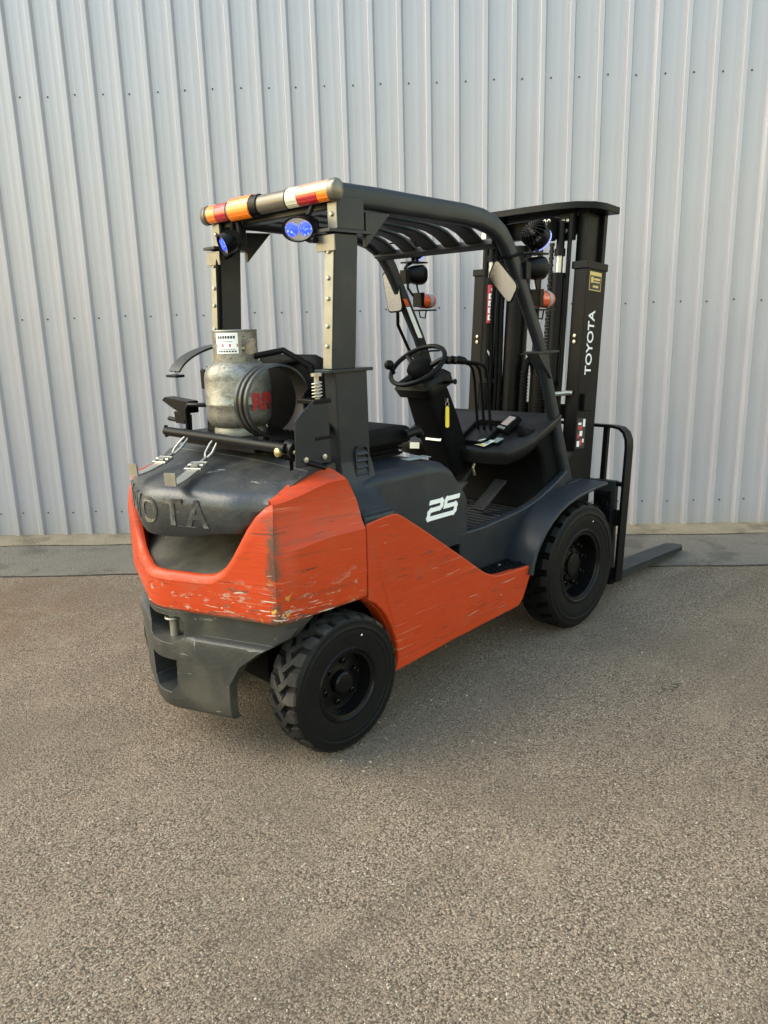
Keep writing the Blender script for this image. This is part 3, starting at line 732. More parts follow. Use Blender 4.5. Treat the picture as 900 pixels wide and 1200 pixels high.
L1 = spot('blue_spot_light', (.105,-.268,1.880), (-1,-.45,-.30), fk)
m = MB(); m.tube([(.17,-.27,1.96),(.15,-.27,1.93),(.145,-.27,1.89)], .010, 8); m.tube([(.14,-.25,1.86),(.135,-.285,1.845),(.13,-.325,1.84)], .012, 8); m.build('lamp_bracket', M['black'], L1)
L2 = spot('blue_spot_light', (.125,.222,1.872), (-1,.40,-.45), fk)
m = MB(); m.tube([(.18,.20,1.96),(.18,.19,1.90),(.165,.21,1.87)], .012, 8); m.tube([(.18,.235,1.96),(.18,.25,1.84),(.17,.29,1.83)], .012, 8); m.build('lamp_bracket', M['black'], L2)

# ------------------------------------------------------------------ wheels
def wheel(rad, wid, rimr, front):
    w = bpy.data.objects.new('wheel', None); COL.objects.link(w); w.parent = fk; w.empty_display_size = .1
    h = wid/2
    m_ = MB(); td = .022 if front else .016
    m_.lathe([(rimr,h*.86),(rimr*1.06,h*.9),(rad*.78,h),(rad*.89,h*.99),(rad*.925,h*.97),(rad*.955,h*.86),(rad-td,h*.70),(rad-td,-h*.70),(rad*.955,-h*.86),(rad*.915,-h*.965),(rad*.913,-h*.985),(rad*.89,-h*.985),(rad*.845,-h*1.0),(rad*.835,-h*1.02),(rad*.815,-h*1.02),(rad*.805,-h*.985),(rad*.74,-h*1.0),(rad*.735,-h*.975),(rad*.70,-h*.975),(rimr*1.08,-h*.93),(rimr*1.02,-h*.92),(rimr,-h*.86)], (0,0,0), 'y', 72, cap=False)
    ty = m_.build('tyre', M['rubber'], w, smooth=28)
    m_ = MB(); N = 24 if front else 23; pit = 2*math.pi/N
    for s in (-1, 1):
        for k in range(N):
            a0 = (k + (.5 if s > 0 else 0))*pit
            if front: secs = [(s*h*.99, 0, .27, .045, 0), (s*h*.86, 0, .30, .012, .3), (s*h*.62, .02, .31, 0, 1), (s*h*.28, .14, .27, 0, 1), (-s*h*.06, .42, .24, .001, 1)]
            else: secs = [(s*h*.985, 0, .33, .030, 0), (s*h*.86, 0, .34, .008, .3), (s*h*.50, .06, .33, 0, 1), (s*h*.44, .10, .22, 0, 1), (s*h*.05, .62, .21, 0, 1), (-s*h*.16, .80, .20, .001, 1)]
            rings_ = []
            for y, off, hw, dr, _ in secs:
                ac = a0+off*pit; r1 = rad-dr; r0 = rad-td-.01-(.03 if _ == 0 else 0)
                rings_.append([((r)*math.cos(a), y, r*math.sin(a)) for r, a in ((r0, ac-hw*pit*1.12), (r1, ac-hw*pit), (r1, ac), (r1, ac+hw*pit), (r0, ac+hw*pit*1.12))])
            m_.loft(rings_)
            if not front:
                ac = a0+.5*pit; m_.loft([[(r*math.cos(a), y, r*math.sin(a)) for r, a in ((rad-td-.008, ac-.12*pit), (rad-.001, ac-.11*pit), (rad-.001, ac+.12*pit), (rad-td-.008, ac+.13*pit))] for y in (s*h*.42, s*h*.10)]) if False else None
    m_.build('tread_blocks', M['tread'] if not front else M['rubber'], w, smooth=25)
    m_ = MB()
    if front: pr = [(rimr,-h*.84),(rimr*1.03,-h*.90),(rimr*1.0,-h*.955),(rimr*.955,-h*.955),(rimr*.92,-h*.88),(rimr*.86,-h*.86),(rimr*.84,-h*.80),(rimr*.83,-h*.2),(rimr*.80,h*.02),(rimr*.70,h*.06),(.085,h*.02),(.082,-h*.28),(.060,-h*.31),(.058,-h*.44),(.045,-h*.47),(.002,-h*.47)]
    else: pr = [(rimr,-h*.84),(rimr*1.06,-h*.90),(rimr*1.03,-h*.97),(rimr*.98,-h*.97),(rimr*.94,-h*.88),(rimr*.86,-h*.84),(rimr*.83,-h*.4),(rimr*.80,-h*.22),(rimr*.70,-h*.20),(.062,-h*.26),(.046,-h*.30),(.043,-h*.62),(.036,-h*.70),(.028,-h*.72),(.002,-h*.72)]
    m_.lathe(pr, (0,0,0), 'y', 56, cap=False); rm = m_.build('rim', M['rim'], w, smooth=30)
    nn, br, yn = (8, .105, -h*.10) if front else (6, .078, -h*.24)
    if front:
        for k in range(8):
            a = k*math.pi/4+.2; mm = MB(); mm.lathe([(.012, yn+.03), (.012, yn-.022), (.008, yn-.024), (.008, yn-.040), (.001, yn-.041)], (br*math.cos(a), 0, br*math.sin(a)), 'y', 6); mm.build('wheel_nut', M['rim'], w)
        for k in range(8):
            a = k*math.pi/4; mm = MB(); mm.lathe([(.008, -h*.26), (.008, -h*.36), (.001, -h*.365)], (.07*math.cos(a), 0, .07*math.sin(a)), 'y', 6); mm.build('hub_bolt', M['rim'], w)
    else:
        for k in range(6):
            a = k*math.pi/3+.3; mm = MB(); mm.lathe([(.011, yn+.03), (.011, yn-.012), (.007, yn-.014), (.007, yn-.026), (.001, yn-.027)], (br*math.cos(a), 0, br*math.sin(a)), 'y', 6); mm.build('wheel_nut', M['rim'], w)
    mm = MB(); mm.ball((rad*.72*math.cos(1.2), -h*1.0, rad*.72*math.sin(1.2)), (.004,.002,.004), 8, 5); mm.build('valve_spot', M['white_print'], w)
    return w
wf = wheel(.328, .188, .190, True); wf.location = (1.6, -.478, .326)
wr = wheel(.264, .158, .137, False); wr.location = (0, -.478, .262)
for w, x, z in ((wf, 1.6, .326), (wr, 0, .262)):
    c = copy_tree(w, fk); c.location = (x, .478 if x > 1 else .425, z); c.rotation_euler = (0, 0, math.pi)

# ------------------------------------------------------------------ floor, step, fenders, cowl
m = MB(); m.box(.80,1.58,-.40,.40,.575,.598); fl = m.build('floor_plate', M['mat'], fk)
m = MB()
for k in range(15): x = .875+k*.047; m.box(x, x+.010, -.385, .385, .5985, .6045)
m.build('mat_ridges', M['mat'], fl, bevel=.002)
for s in (-1, 1):
    ridge = [(.80,.645),(.99,.642),(1.023,.645),(1.155,.655),(1.25,.663),(1.344,.678),(1.44,.702),(1.513,.730),(1.60,.765),(1.668,.800)]
    m = MB(); m.prism(ridge+[(1.70,.71),(1.60,.69),(1.40,.64),(1.22,.55),(1.15,.44),(.80,.44)], 'y', s*.385, s*.425); m.build('floor_side', M['grey'], fk, bevel=.010, seg=3)
    E = [(1.140,.40),(1.150,.445),(1.175,.50),(1.206,.54),(1.25,.585),(1.299,.622),(1.37,.660),(1.445,.686),(1.53,.703),(1.617,.713),(1.70,.720),(1.80,.724)]
    m = MB(); m.ribbon([(x, s*.483, z) for x, z in E], rrect(.200, .020, .009, 3), (0,1,0)); fd = m.build('fender', M['grey'], fk, smooth=40)
    m = MB(); m.prism([(1.64,.718),(1.79,.724),(1.76,.737),(1.67,.732)], 'y', s*.44, s*.352); m.build('leg_foot', M['grey'], fd, bevel=.003)
    # step plate with anti-slip slots
    m = MB(); m.box(.90,1.150,min(s*.385,s*.545),max(s*.385,s*.545),.425,.447); m.build
    stp = m.build('step_plate', M['blackmat'], fk, bevel=.006)
    for i in range(4):
        for j in range(6):
            mm = MB(); x = .925+j*.036+(.018 if i % 2 else 0); y = s*(.412+i*.032); mm.box(x, x+.026, y-.007, y+.007, .447, .4525); mm.build('grip_pad', M['blackmat'], stp, bevel=.002)
    m = MB(); m.lathe([(.008,0),(.008,.004),(.001,.006)], (1.03, s*.47, .4535), 'z', 10); m.build('step_screw', M['zinc'], stp)
# black cowl in front of the floor and the dash above it
m = MB(); m.prism([(1.48,.598),(1.53,.75),(1.50,.88),(1.44,.955),(1.60,1.01),(1.68,1.0),(1.70,.598)], 'y', -.384, .384); cowl = m.build('cowl', M['blackmat'], fk, bevel=.02, seg=3)
plan = [(1.60,-.425),(1.44,-.425),(1.38,-.415),(1.335,-.385),(1.298,-.325),(1.275,-.23),(1.268,-.12),(1.27,-.05),(1.27,.12),(1.255,.18),(1.225,.23),(1.205,.29),(1.215,.35),(1.26,.395),(1.36,.42),(1.60,.42)]
def dash_z(x, y): return .928+ (x-1.268)*.40*sm(x,1.25,1.45) + (.018 if y > .15 else 0) + .03*sm(-y,.30,.42)
m = MB(); cx, cy = 1.5, 0
def scl(f): return [(cx+(x-cx)*f, cy+(y-cy)*f) for x, y in plan]
m.loft([[(x, y, dash_z(x,y)-.085) for x, y in scl(.80)], [(x, y, dash_z(x,y)-.068) for x, y in scl(.93)], [(x, y, dash_z(x,y)-.040) for x, y in scl(.985)], [(x, y, dash_z(x,y)-.014) for x, y in scl(1)], [(x, y, dash_z(x,y)-.004) for x, y in scl(.995)], [(x, y, dash_z(x,y)) for x, y in scl(.97)], [(x, y, dash_z(x,y)+.001) for x, y in scl(.7)], [(x, y, dash_z(x,y)) for x, y in scl(.3)]])
dash = m.build('dashboard', M['dash'], fk, smooth=35)
# tray, display, cup holder, cards
m = MB(); m.ribbon([(x, y, dash_z(x,y)+.012) for x, y in [(1.33,.0),(1.33,-.13),(1.36,-.15),(1.48,-.15),(1.50,-.13),(1.50,.0),(1.48,.02),(1.35,.02)]], [(-.012,-.006),(.012,-.006),(.012,.006),(-.012,.006)], (0,0,1), closed=True); m.build('tray', M['blackmat'], dash, smooth=50)
rot = Matrix.Rotation(R(-30),3,'Z') @ Matrix.Rotation(R(-38),3,'Y')
m = MB(); m.obox((1.475,-.195,1.035), (.115,.105,.032), rot); dsp = m.build('display_unit', M['blackmat'], dash, bevel=.010, seg=3)
m = MB(); m.obox(Vector((1.475,-.195,1.035))+rot @ Vector((.010,0,.0165)), (.062,.075,.002), rot); m.build('display_screen', M['screen'], dash)
for k in range(4):
    m = MB(); m.obox(Vector((1.475,-.195,1.035))+rot @ Vector((-.040,-.033+k*.022,.0165)), (.014,.013,.003), rot); m.build('button', M['grey_print'], dash)
m = MB(); m.lathe([(.048,-.03),(.052,.0),(.050,.016),(.040,.018),(.036,.010),(.034,-.03)], (1.46,-.318,dash_z(1.46,-.318)), 'z', 24, cap=False); m.build('cup_holder', M['black'], dash)
for c, w, h, a, mt in (((1.345,-.135,.0),.105,.070,-18,'card'), ((1.372,-.20,.0),.045,.05,-10,'grey_print')):
    x, y = c[:2]; ux = Vector((math.sin(R(a)), -math.cos(R(a)), 0)); uy = Vector((math.cos(R(a)), math.sin(R(a)), .35))
    st = sticker('instruction_card', (x, y, dash_z(x,y)+.012), w, h, ux, uy, M[mt], dash, r=.004)
    if mt == 'card':
        n_ = ux.cross(uy.normalized()); 
        for b, hh, mm_ in ((-.024,.012,'yellow_print'), (.004,.024,'grey_print')):
            sticker('card_print', Vector((x, y, dash_z(x,y)+.0137))+uy.normalized()*b, w*.84, hh, ux, uy, M[mm_], dash, th=.0006, r=.001)
sticker('white_label', (1.262,.20,.985), .06, .04, (.25,-1,0), (1,.1,.5), M['card'], dash)
sticker('white_label', (1.213,.215,.925), .05, .032, (.5,-.87,0), (.1,.05,1), M['card'], dash)
# pedals
m = MB(); rp = Matrix.Rotation(R(-2),3,'Z') @ Matrix.Rotation(R(-33),3,'Y'); m.obox((1.345,-.175,.690), (.225,.072,.014), rp)
pd = m.build('accelerator_pedal', M['mat'], fk, bevel=.004)
for k in range(5):
    m = MB(); m.obox(Vector((1.345,-.175,.690))+rp @ Vector((-.04, -.026+k*.013, .008)), (.14,.004,.004), rp); m.build('pedal_rib', M['mat'], pd)
m = MB(); m.obox((1.275,-.03,.735), (.06,.085,.012), (0,R(-35),0)); m.tube([(1.295,-.03,.735),(1.40,-.03,.82),(1.46,-.03,.87)], .011, 8); m.build('brake_pedal', M['mat'], fk, bevel=.003)
for y in (-.075, .02):
    m = MB(); m.tube([(1.40,y,.87),(1.355,y,.86),(1.335,y,.82),(1.35,y,.78)], .007, 8); m.build('pedal_spring', M['zinc'], fk)
m = MB(); m.box(1.30,1.42,.06,.30,.605,.64); m.build('floor_bracket', M['grey'], fk, bevel=.004)

# steering column and wheel
m = MB(); ax = Vector((-.40,0,.92)).normalized()
def ringc(c, w, d):
    return [Vector(c)+Vector((a*.92, b, a*.40)) for a, b in rrect(d, w, .03, 3)]
m.loft([ringc((1.31,.05,.80),.17,.13), ringc((1.26,.045,.93),.18,.15), ringc((1.19,.04,1.06),.185,.16), ringc((1.115,.03,1.20),.17,.155), ringc((1.085,.03,1.255),.15,.15)])
colm = m.build('steering_column', M['blackmat'], fk, smooth=40)
m = MB(); m.loft([ringc((1.10,.03,1.235),.225,.19), ringc((1.075,.03,1.275),.235,.20), ringc((1.06,.02,1.30),.19,.16)]); m.build('column_shroud', M['black'], colm, smooth=40)
sticker('white_label', (1.142,.02,.990), .10, .028, (0,-1,0), (.4,0,.92), M['card'], colm)
m = MB(); m.tube([(1.11,-.06,1.265),(1.10,-.14,1.275),(1.10,-.155,1.275)], [.008,.009,.014], 8); m.build('direction_lever', M['black'], colm)
sw_c = Vector((1.025,.015,1.352)); nrm = Vector((-.60,.0,.80)).normalized(); e1 = Vector((0,1,0)); e2 = nrm.cross(e1)
m = MB(); RS = .141
m.tube([sw_c+e1*RS*math.cos(a)+e2*RS*math.sin(a) for a in [i*2*math.pi/48 for i in range(48)]], .0115, 10, closed=True); sw = m.build('steering_wheel', M['black'], fk)
m = MB()
for a in (80, 205, 330):
    q = sw_c+(e1*math.cos(R(a))+e2*math.sin(R(a)))*RS; m.tube([sw_c-nrm*.03, (sw_c+q)/2-nrm*.02, q], [.016,.014,.010], 8)
m.build('wheel_spoke', M['black'], sw)
m = MB(); m.loft([[sw_c+(e1*math.cos(a)+e2*math.sin(a))*r+nrm*h for a in [i*2*math.pi/20 for i in range(20)]] for r, h in ((.05,-.07),(.062,-.03),(.06,-.005),(.045,.012),(.02,.018))]); m.build('wheel_hub', M['blackmat'], sw)
kq = sw_c+(e1*math.cos(R(52))+e2*math.sin(R(52)))*0 + Vector((-.10,.115,.02))
kq = sw_c + e1*.075 + Vector((-.085,0,-.035))
m = MB(); m.tube([kq, kq+nrm*.03], .010, 8); m.ball(tuple(kq+nrm*.052), .024, 14, 9); m.build('spinner_knob', M['black'], sw)
# hydraulic levers
for k in range(3):
    y = -.015-k*.042
    m = MB(); m.tube([(1.455,y,.985),(1.44,y,1.10),(1.425,y,1.25),(1.41,y,1.31),(1.385,y,1.335),(1.34,y+.004,1.348),(1.24,y+.012,1.362)], .0075, 8); lv = m.build('control_lever', M['black'], fk)
    m = MB(); m.tube([(1.265,y+.010,1.360),(1.245,y+.012,1.363),(1.21,y+.016,1.369),(1.195,y+.018,1.371)], [.010,.019,.021,.012], 12); m.build('lever_knob', M['black'], lv)

# seat
def cushion(name, pts, mat, parent, bev):
    m_ = MB(); m_.prism(pts, 'y', -.235, .235); return m_.build(name, mat, parent, bevel=bev, seg=4)
seat = cushion('seat', [(.30,1.045),(.30,1.10),(.36,1.118),(.62,1.128),(.70,1.118),(.722,1.085),(.705,1.045)], M['fabric'], fk, .025)
m = MB()
for k in range(6): z = .995+k*.010; i = .012*(k % 2); m.box(.32+i,.685-i,-.20+i,.20-i,z,z+.0098)
m.build('seat_bellows', M['blackmat'], seat, bevel=.003)
m = MB(); m.prism(rrect(.40,.10,.03,3), 'z', 0, .02); m.v = [(.52+x, y*3.6, .987+z*.5) for x, y, z in m.v]; m.build('seat_base', M['black'], seat)
m = MB(); sec = []
for z, xo, hw, th in ((1.09,.30,.21,.06),(1.18,.285,.225,.075),(1.30,.27,.225,.08),(1.38,.258,.215,.078),(1.42,.252,.19,.062),(1.438,.25,.15,.03)):
    sec.append([(xo+b, a, z) for a, b in rrect(hw*2, th, th*.45, 4)])
m.loft(sec); m.build('seat_back', M['fabric'], seat, smooth=50)
m = MB(); m.tube([(.62,-.275,1.09),(.70,-.275,1.10),(.72,-.27,1.08)], .02, 10); m.build('seat_latch', M['black'], seat)

# ------------------------------------------------------------------ mast
mast = bpy.data.objects.new('mast', None); COL.objects.link(mast); mast.parent = fk; mast.location = (1.846,0,0); mast.rotation_euler = (0, R(4.4), 0)
def part(m_, name, mat, parent, **k):
    m_.v = [(x-1.95, y, z) for x, y, z in m_.v] if parent == mast else m_.v
    return m_.build(name, mat, parent, **k)
for s in (-1, 1):
    a, b = s*.362, s*.335
    m = MB(); m.prism([(1.868,a),(2.06,a),(2.06,s*.285),(2.035,s*.285),(2.035,b),(1.893,b),(1.893,s*.285),(1.868,s*.285)], 'z', .16, 1.80); part(m, 'outer_rail', M['black'], mast, bevel=.003)
    m = MB(); m.prism([(1.895,s*.33),(2.035,s*.33),(2.035,s*.27),(2.015,s*.27),(2.015,s*.31),(1.915,s*.31),(1.915,s*.27),(1.895,s*.27)], 'z', .18, 2.075); part(m, 'inner_rail', M['black'], mast, bevel=.002)
    m = MB(); m.box(2.02,2.052,min(s*.30,s*.352),max(s*.30,s*.352),1.815,2.085); part(m, 'inner_guide', M['black'], mast, bevel=.002)
    m = MB(); m.box(1.858,2.066,min(s*.275,s*.368),max(s*.275,s*.368),1.795,1.832); part(m, 'rail_cap', M['black'], mast, bevel=.003)
    m = MB(); m.cyl((1.835,s*.215,.30), (1.835,s*.215,1.755), .034, 16); cy = part(m, 'lift_cylinder', M['black'], mast)
    cy_l = cy
    m = MB(); m.cyl((1.835,s*.215,1.75), (1.835,s*.215,1.775), .036, 16); m.cyl((1.835,s*.215,1.86), (1.835,s*.215,1.895), .028, 14); m.v = [(x-1.95,y,z) for x,y,z in m.v]; m.build('cylinder_collar', M['black'], mast)
    m = MB(); m.cyl((1.835,s*.215,1.775), (1.835,s*.215,1.862), .019, 14); m.v = [(x-1.95,y,z) for x,y,z in m.v]; m.build('piston_rod', M['zinc'], mast)
    m = MB(); m.cyl((1.835,s*.215,1.862), (1.835,s*.215,2.03), .021, 14); part(m, 'rod_head', M['black'], mast)
    m = MB(); m.lathe([(.045,-.016),(.058,-.016),(.058,-.011),(.050,-.009),(.050,.009),(.058,.011),(.058,.016),(.045,.016)], (1.78, s*.185, 1.985), 'x' if s > 0 else 'y', 28); sh = part(m, 'chain_sheave', M['zinc'] if s > 0 else M['black'], mast)
    m = MB(); m.obox((1.755,s*.185,1.995), (.012,.035,.075), (0,0,0)); m.v = [(x-1.95,y,z) for x,y,z in m.v]; m.build('sheave_bracket', M['black'], mast)
    for j in (-1, 1):
        m = MB(); m.lathe([(.009,0),(.009,-.008),(.001,-.009)], (1.748-1.95, s*.185+j*.012, 2.02), 'x', 8); m.build('bolt', M['zinc'], mast)
    # chain: alternating links
    m = MB()
    for k in range(88):
        z = .42+k*.0172; t_ = .0105 if k % 2 else .007; m.box(1.850,1.866,s*.150-t_,s*.150+t_,z,z+.0155)
    part(m, 'lift_chain', M['black'], mast)
    m = MB(); m.cyl((1.845,s*.262,.60), (1.845,s*.262,2.06), .012, 8); part(m, 'hydraulic_pipe', M['black'], mast)
    m = MB(); m.box(1.80,1.86,min(s*.18,s*.25),max(s*.18,s*.25),1.20,1.225); part(m, 'cylinder_clamp', M['black'], mast, bevel=.002)
    for z in (1.46,1.43):
        m = MB(); m.lathe([(.009,0),(.009,-.006),(.001,-.007)], (1.867-1.95, s*.318, z), 'x', 8); m.build('bolt', M['zinc'], mast)
    for q, (dy, z, r_) in enumerate(((.235,2.035,.010),(.21,2.035,.010),(.225,1.985,.012))):
        m = MB(); m.lathe([(r_,0),(r_,-.006),(.001,-.009)], (1.86-1.95, s*dy, z), 'x', 10); m.build('bolt', M['steel'], mast)
    m = MB(); m.box(1.862,1.89,min(s*.18,s*.27),max(s*.18,s*.27),1.94,2.075); part(m, 'sheave_plate', M['black'], mast, bevel=.003)
    # tilt foot and lower bracket of the rail
    m = MB(); m.prism([(1.80,.50),(1.875,.50),(1.875,.86),(1.855,.86),(1.80,.80)], 'y', s*.362, s*.31); part(m, 'tilt_bracket', M['black'], mast, bevel=.004)
# small box and bolts on the right rail
m = MB(); m.box(1.90,1.985,-.386,-.363,1.075,1.165); part(m, 'rail_bumper', M['black'], mast, bevel=.004)
m = MB(); m.cyl((1.87,.055,.40), (1.87,.055,1.93), .062, 22); part(m, 'free_lift_cylinder', M['black'], mast)
m = MB(); m.box(1.872,1.892,-.075,-.055,.62,2.06); part(m, 'hose_guide', M['black'], mast)
for y in (.10, .128, .165):
    m = MB(); m.tube([(1.80,y,.80),(1.81,y,1.2),(1.805,y+.01,1.6),(1.82,y+.01,1.93)], .011, 8); part(m, 'hydraulic_hose', M['blackmat'], mast)
# top beam, rounded towards the truck
tb = [(2.065,-.41),(2.065,.41),(1.93,.41),(1.86,.385),(1.80,.31),(1.775,.20),(1.77,0),(1.775,-.20),(1.80,-.31),(1.86,-.385),(1.93,-.41)]
m = MB(); m.prism(tb, 'z', 2.077, 2.112); part(m, 'top_beam', M['black'], mast, bevel=.004)
m = MB(); m.box(1.93,1.97,-.30,.30,1.98,2.07); part(m, 'cross_member', M['black'], mast, bevel=.003)
m = MB(); m.box(1.90,2.02,-.30,.30,.55,.66); m.box(1.99,2.02,-.30,.30,1.02,1.10); part(m, 'cross_member', M['black'], mast, bevel=.003)
# carriage hoses turning over their twin reels
for y in (-.065, -.165):
    m = MB()
    pts = [(1.80, y, 1.0), (1.80,y,1.26), (1.81,y,1.31), (1.84,y,1.335), (1.88,y,1.31), (1.89,y,1.26), (1.89,y,1.0)]
    m.tube(pts, .020, 10); hs = part(m, 'hose_loop', M['blackmat'], mast)
    for k in range(16):
        mm = MB(); z = 1.0+k*.0175; mm.lathe([(.024,0),(.024,.008)], (1.80-1.95, y, z), 'z', 10); mm.build('hose_ring', M['black'], mast)
m = MB(); m.box(1.80,1.89,-.20,-.03,1.36,1.366); part(m, 'hose_cover', M['black'], mast)
m = MB(); m.box(1.825,1.86,-.125,-.105,1.0,1.36); part(m, 'hose_bracket', M['black'], mast)
m = MB(); m.tube([(1.80,-.245,1.155),(1.86,-.30,1.165),(1.87,-.325,1.165)], .013, 8); part(m, 'pipe_fitting', M['steel'], mast)
# lettering and labels on the right rail
tm = text_mesh('TOYOTA', .1, .0006, .0012); xs = [v[0] for v in tm.v]; ys = [v[1] for v in tm.v]; L_ = max(xs)-min(xs); Hh = max(ys)-min(ys); x0 = min(xs); y0 = min(ys)
tm.v = [(1.912+ (max(ys)-y)/Hh*0 + (1-(y-y0)/Hh)*.062 - 1.95, -.3632-z, 1.262+(x-x0)/L_*.33) for x, y, z in tm.v]; tm.build('lettering', M['white_print'], mast)
def rail_label(x0, x1, z0, z1, mat, th=.0008):
    m_ = MB(); m_.box(x0-1.95, x1-1.95, -.3625-th, -.3622, z0, z1); return m_.build('rail_label', mat, mast)
rail_label(1.895,2.012,1.690,1.783,M['gold_print'], .0006); rail_label(1.899,2.008,1.694,1.764,M['black_print'], .0010)
for (a, b, c, d) in ((1.908,1.935,1.728,1.757),(1.94,2.0,1.742,1.752),(1.94,1.995,1.730,1.736),(1.93,1.985,1.705,1.716)): rail_label(a,b,c,d,M['gold_print'],.0014)
rail_label(1.862+.015,1.965,.875,1.035,M['black_print'],.0006)
for (a, b, c, d, mt) in ((1.886,1.912,.885,.915,'white_print'),(1.915,1.935,.89,.925,'red_print'),(1.886,1.905,.93,.955,'red_print'),(1.908,1.935,.94,.968,'white_print'),(1.89,1.93,.975,.995,'red_print'),(1.936,1.958,.99,1.03,'white_print'),(1.89,1.92,1.0,1.012,'white_print'),(1.94,1.955,.905,.925,'white_print')):
    rail_label(a,b,c,d,M[mt],.0011)
# warning strip on the left lift cylinder
for z0, z1, mt, rr in ((1.53,1.735,'red_print',.0345),(1.545,1.575,'white_print',.0352),(1.583,1.613,'white_print',.0352),(1.621,1.651,'white_print',.0352),(1.659,1.689,'white_print',.0352),(1.700,1.722,'red_print',.0351)):
    m = MB(); hw = 42 if mt == 'red_print' and rr < .0346 else 30
    pts = [(1.835-1.95+rr*math.cos(R(a)), .215+rr*math.sin(R(a))) for a in range(230-hw, 231+hw, 8)]
    m.loft([[(x, y, z) for x, y in pts] for z in (z0, z1)], cap=False, close=False); m.build('warning_label', M[mt], mast)
for z in (1.560,1.598,1.636,1.674,1.711):
    m = MB(); rr = .0358; pts = [(1.835-1.95+rr*math.cos(R(a)), .215+rr*math.sin(R(a))) for a in (218,226,234,242)]
    hh = [.004,.010,.009,.003] if int(z*1000) % 2 else [.008,.005,.010,.006]
    m.loft([[(x, y, z-h) for (x, y), h in zip(pts, hh)], [(x, y, z+h) for (x, y), h in zip(pts, hh)]], cap=False, close=False); m.build('pictogram', M['black_print'] if z < 1.70 else M['white_print'], mast)
m = MB(); rr = .0355; pts = [(1.835-1.95+rr*math.cos(R(a)), .215+rr*math.sin(R(a))) for a in (212,230,248)]
m.loft([[(pts[0][0],pts[0][1],1.375),(pts[1][0],pts[1][1],1.352),(pts[2][0],pts[2][1],1.375)], [(pts[0][0],pts[0][1],1.384),(pts[1][0],pts[1][1],1.372),(pts[2][0],pts[2][1],1.384)]], cap=False, close=False); m.build('arrow_mark', M['white_print'], mast)

# carriage, load backrest, forks
m = MB()
for z0, z1 in ((.06,.16),(.40,.49)): m.box(2.09,2.125,-.47,.47,z0,z1)
for y in (-.40,-.26,.26,.40): m.box(2.06,2.092,y-.02,y+.02,.08,.54)
car = m.build('fork_carriage', M['black'], fk, bevel=.003)
for y_ in (-.455, .37):
    m = MB(); m.box(2.04,2.10,y_,y_+.085,.10,.50); m.build('carriage_plate', M['black'], car, bevel=.004)
for y0 in (-.44, .31):
    fo = bpy.data.objects.new('fork', None); COL.objects.link(fo); fo.parent = fk
    pts = [(2.127,.62),(2.168,.62),(2.175,.10),(2.19,.075),(2.23,.072),(3.10,.052),(3.17,.046),(3.17,.030),(3.10,.026),(2.25,.020),(2.16,.024),(2.13,.06)]
    m = MB(); m.prism(pts, 'y', y0, y0+.13)
    v2 = []
    for x, y, z in m.v:
        if x > 3.15: y = y0+.065+(y-y0-.065)*.45
        v2.append((x, y, z))
    m.v = v2; m.build('fork_blade', M['forksteel'], fo, bevel=.004)
    m = MB(); m.prism([(2.10,.50),(2.10,.55),(2.128,.56),(2.128,.50)], 'y', y0+.02, y0+.11); m.build('fork_hook', M['black'], fo)
br = MB(); prf = [(-.036,-.008),(.036,-.008),(.036,.008),(-.036,.008)]
BX = 2.128
path = [(BX,-.487,.08),(BX,-.487,.84),(BX,-.482,.885),(BX,-.465,.922),(BX,-.437,.944),(BX,-.395,.951),(BX,.395,.951),(BX,.437,.944),(BX,.465,.922),(BX,.482,.885),(BX,.487,.84),(BX,.487,.08)]
br.ribbon(path, prf, (1,0,0)); lb = br.build('load_backrest', M['black'], fk, smooth=40)
for y in (-.345,-.17,0,.17,.345):
    m = MB(); m.box(BX-.014,BX+.014,y-.014,y+.014,.47,.943); m.build('backrest_bar', M['black'], lb, bevel=.002)
m = MB(); m.box(BX-.02,BX+.02,-.48,.48,.622,.646); m.build('backrest_rail', M['black'], lb, bevel=.002)

TL = Matrix.Translation((2.115,0,.012)) @ Matrix.Rotation(R(4.4),4,'Y') @ Matrix.Translation((-2.115,0,0))
for o in list(fk.children):
    if o.name.split('.')[0] in ('fork_carriage', 'load_backrest'): o.matrix_local = TL
    if o.name.split('.')[0] == 'fork': o.matrix_local = Matrix.Translation((2.115,0,.042)) @ Matrix.Rotation(R(1.6),4,'Y') @ Matrix.Translation((-2.115,0,0))
# ------------------------------------------------------------------ lamps and mirrors on the front legs
def finned(loc, parent, r=.060):       # round spot light seen from behind: radial fins, lens to the front
    x, y, z = loc; aim = Vector((.86,-.05,-.50)).normalized(); e1_ = Vector((0,1,0)); e1_ = (e1_-aim*e1_.dot(aim)).normalized(); e2_ = aim.cross(e1_)
    P = lambda rr, a, c: Vector(loc)+(e1_*math.cos(a)+e2_*math.sin(a))*rr+aim*c
    L = lambda rr, c, n=26: [P(rr, i*2*math.pi/n, c) for i in range(n)]
    m_ = MB(); m_.loft([L(r*.5,-.03), L(r*.55,-.012), L(r*.97,-.008), L(r,.0), L(r,.035), L(r*.96,.04)]); b_ = m_.build('work_light', M['black'], parent)
    m_ = MB(); m_.loft([L(r*1.0,.041), L(r*1.0,.047), L(r*.8,.052)]); m_.build('light_lens', M['blue_rim'], b_)
    for k in range(18):
        a = k*2*math.pi/18; da = .05
        m_ = MB(); q = [P(.010,a-da,-.036), P(r*.70,a-da,-.044), P(r*1.02,a-da*.6,-.022), P(r*1.02,a-da*.6,.012), P(r*.55,a-da,-.005)]
        q2 = [P(.010,a+da,-.036), P(r*.70,a+da,-.044), P(r*1.02,a+da*.6,-.022), P(r*1.02,a+da*.6,.012), P(r*.55,a+da,-.005)]
        m_.loft([q, q2]); m_.build('cooling_fin', M['black'], b_)
    return b_
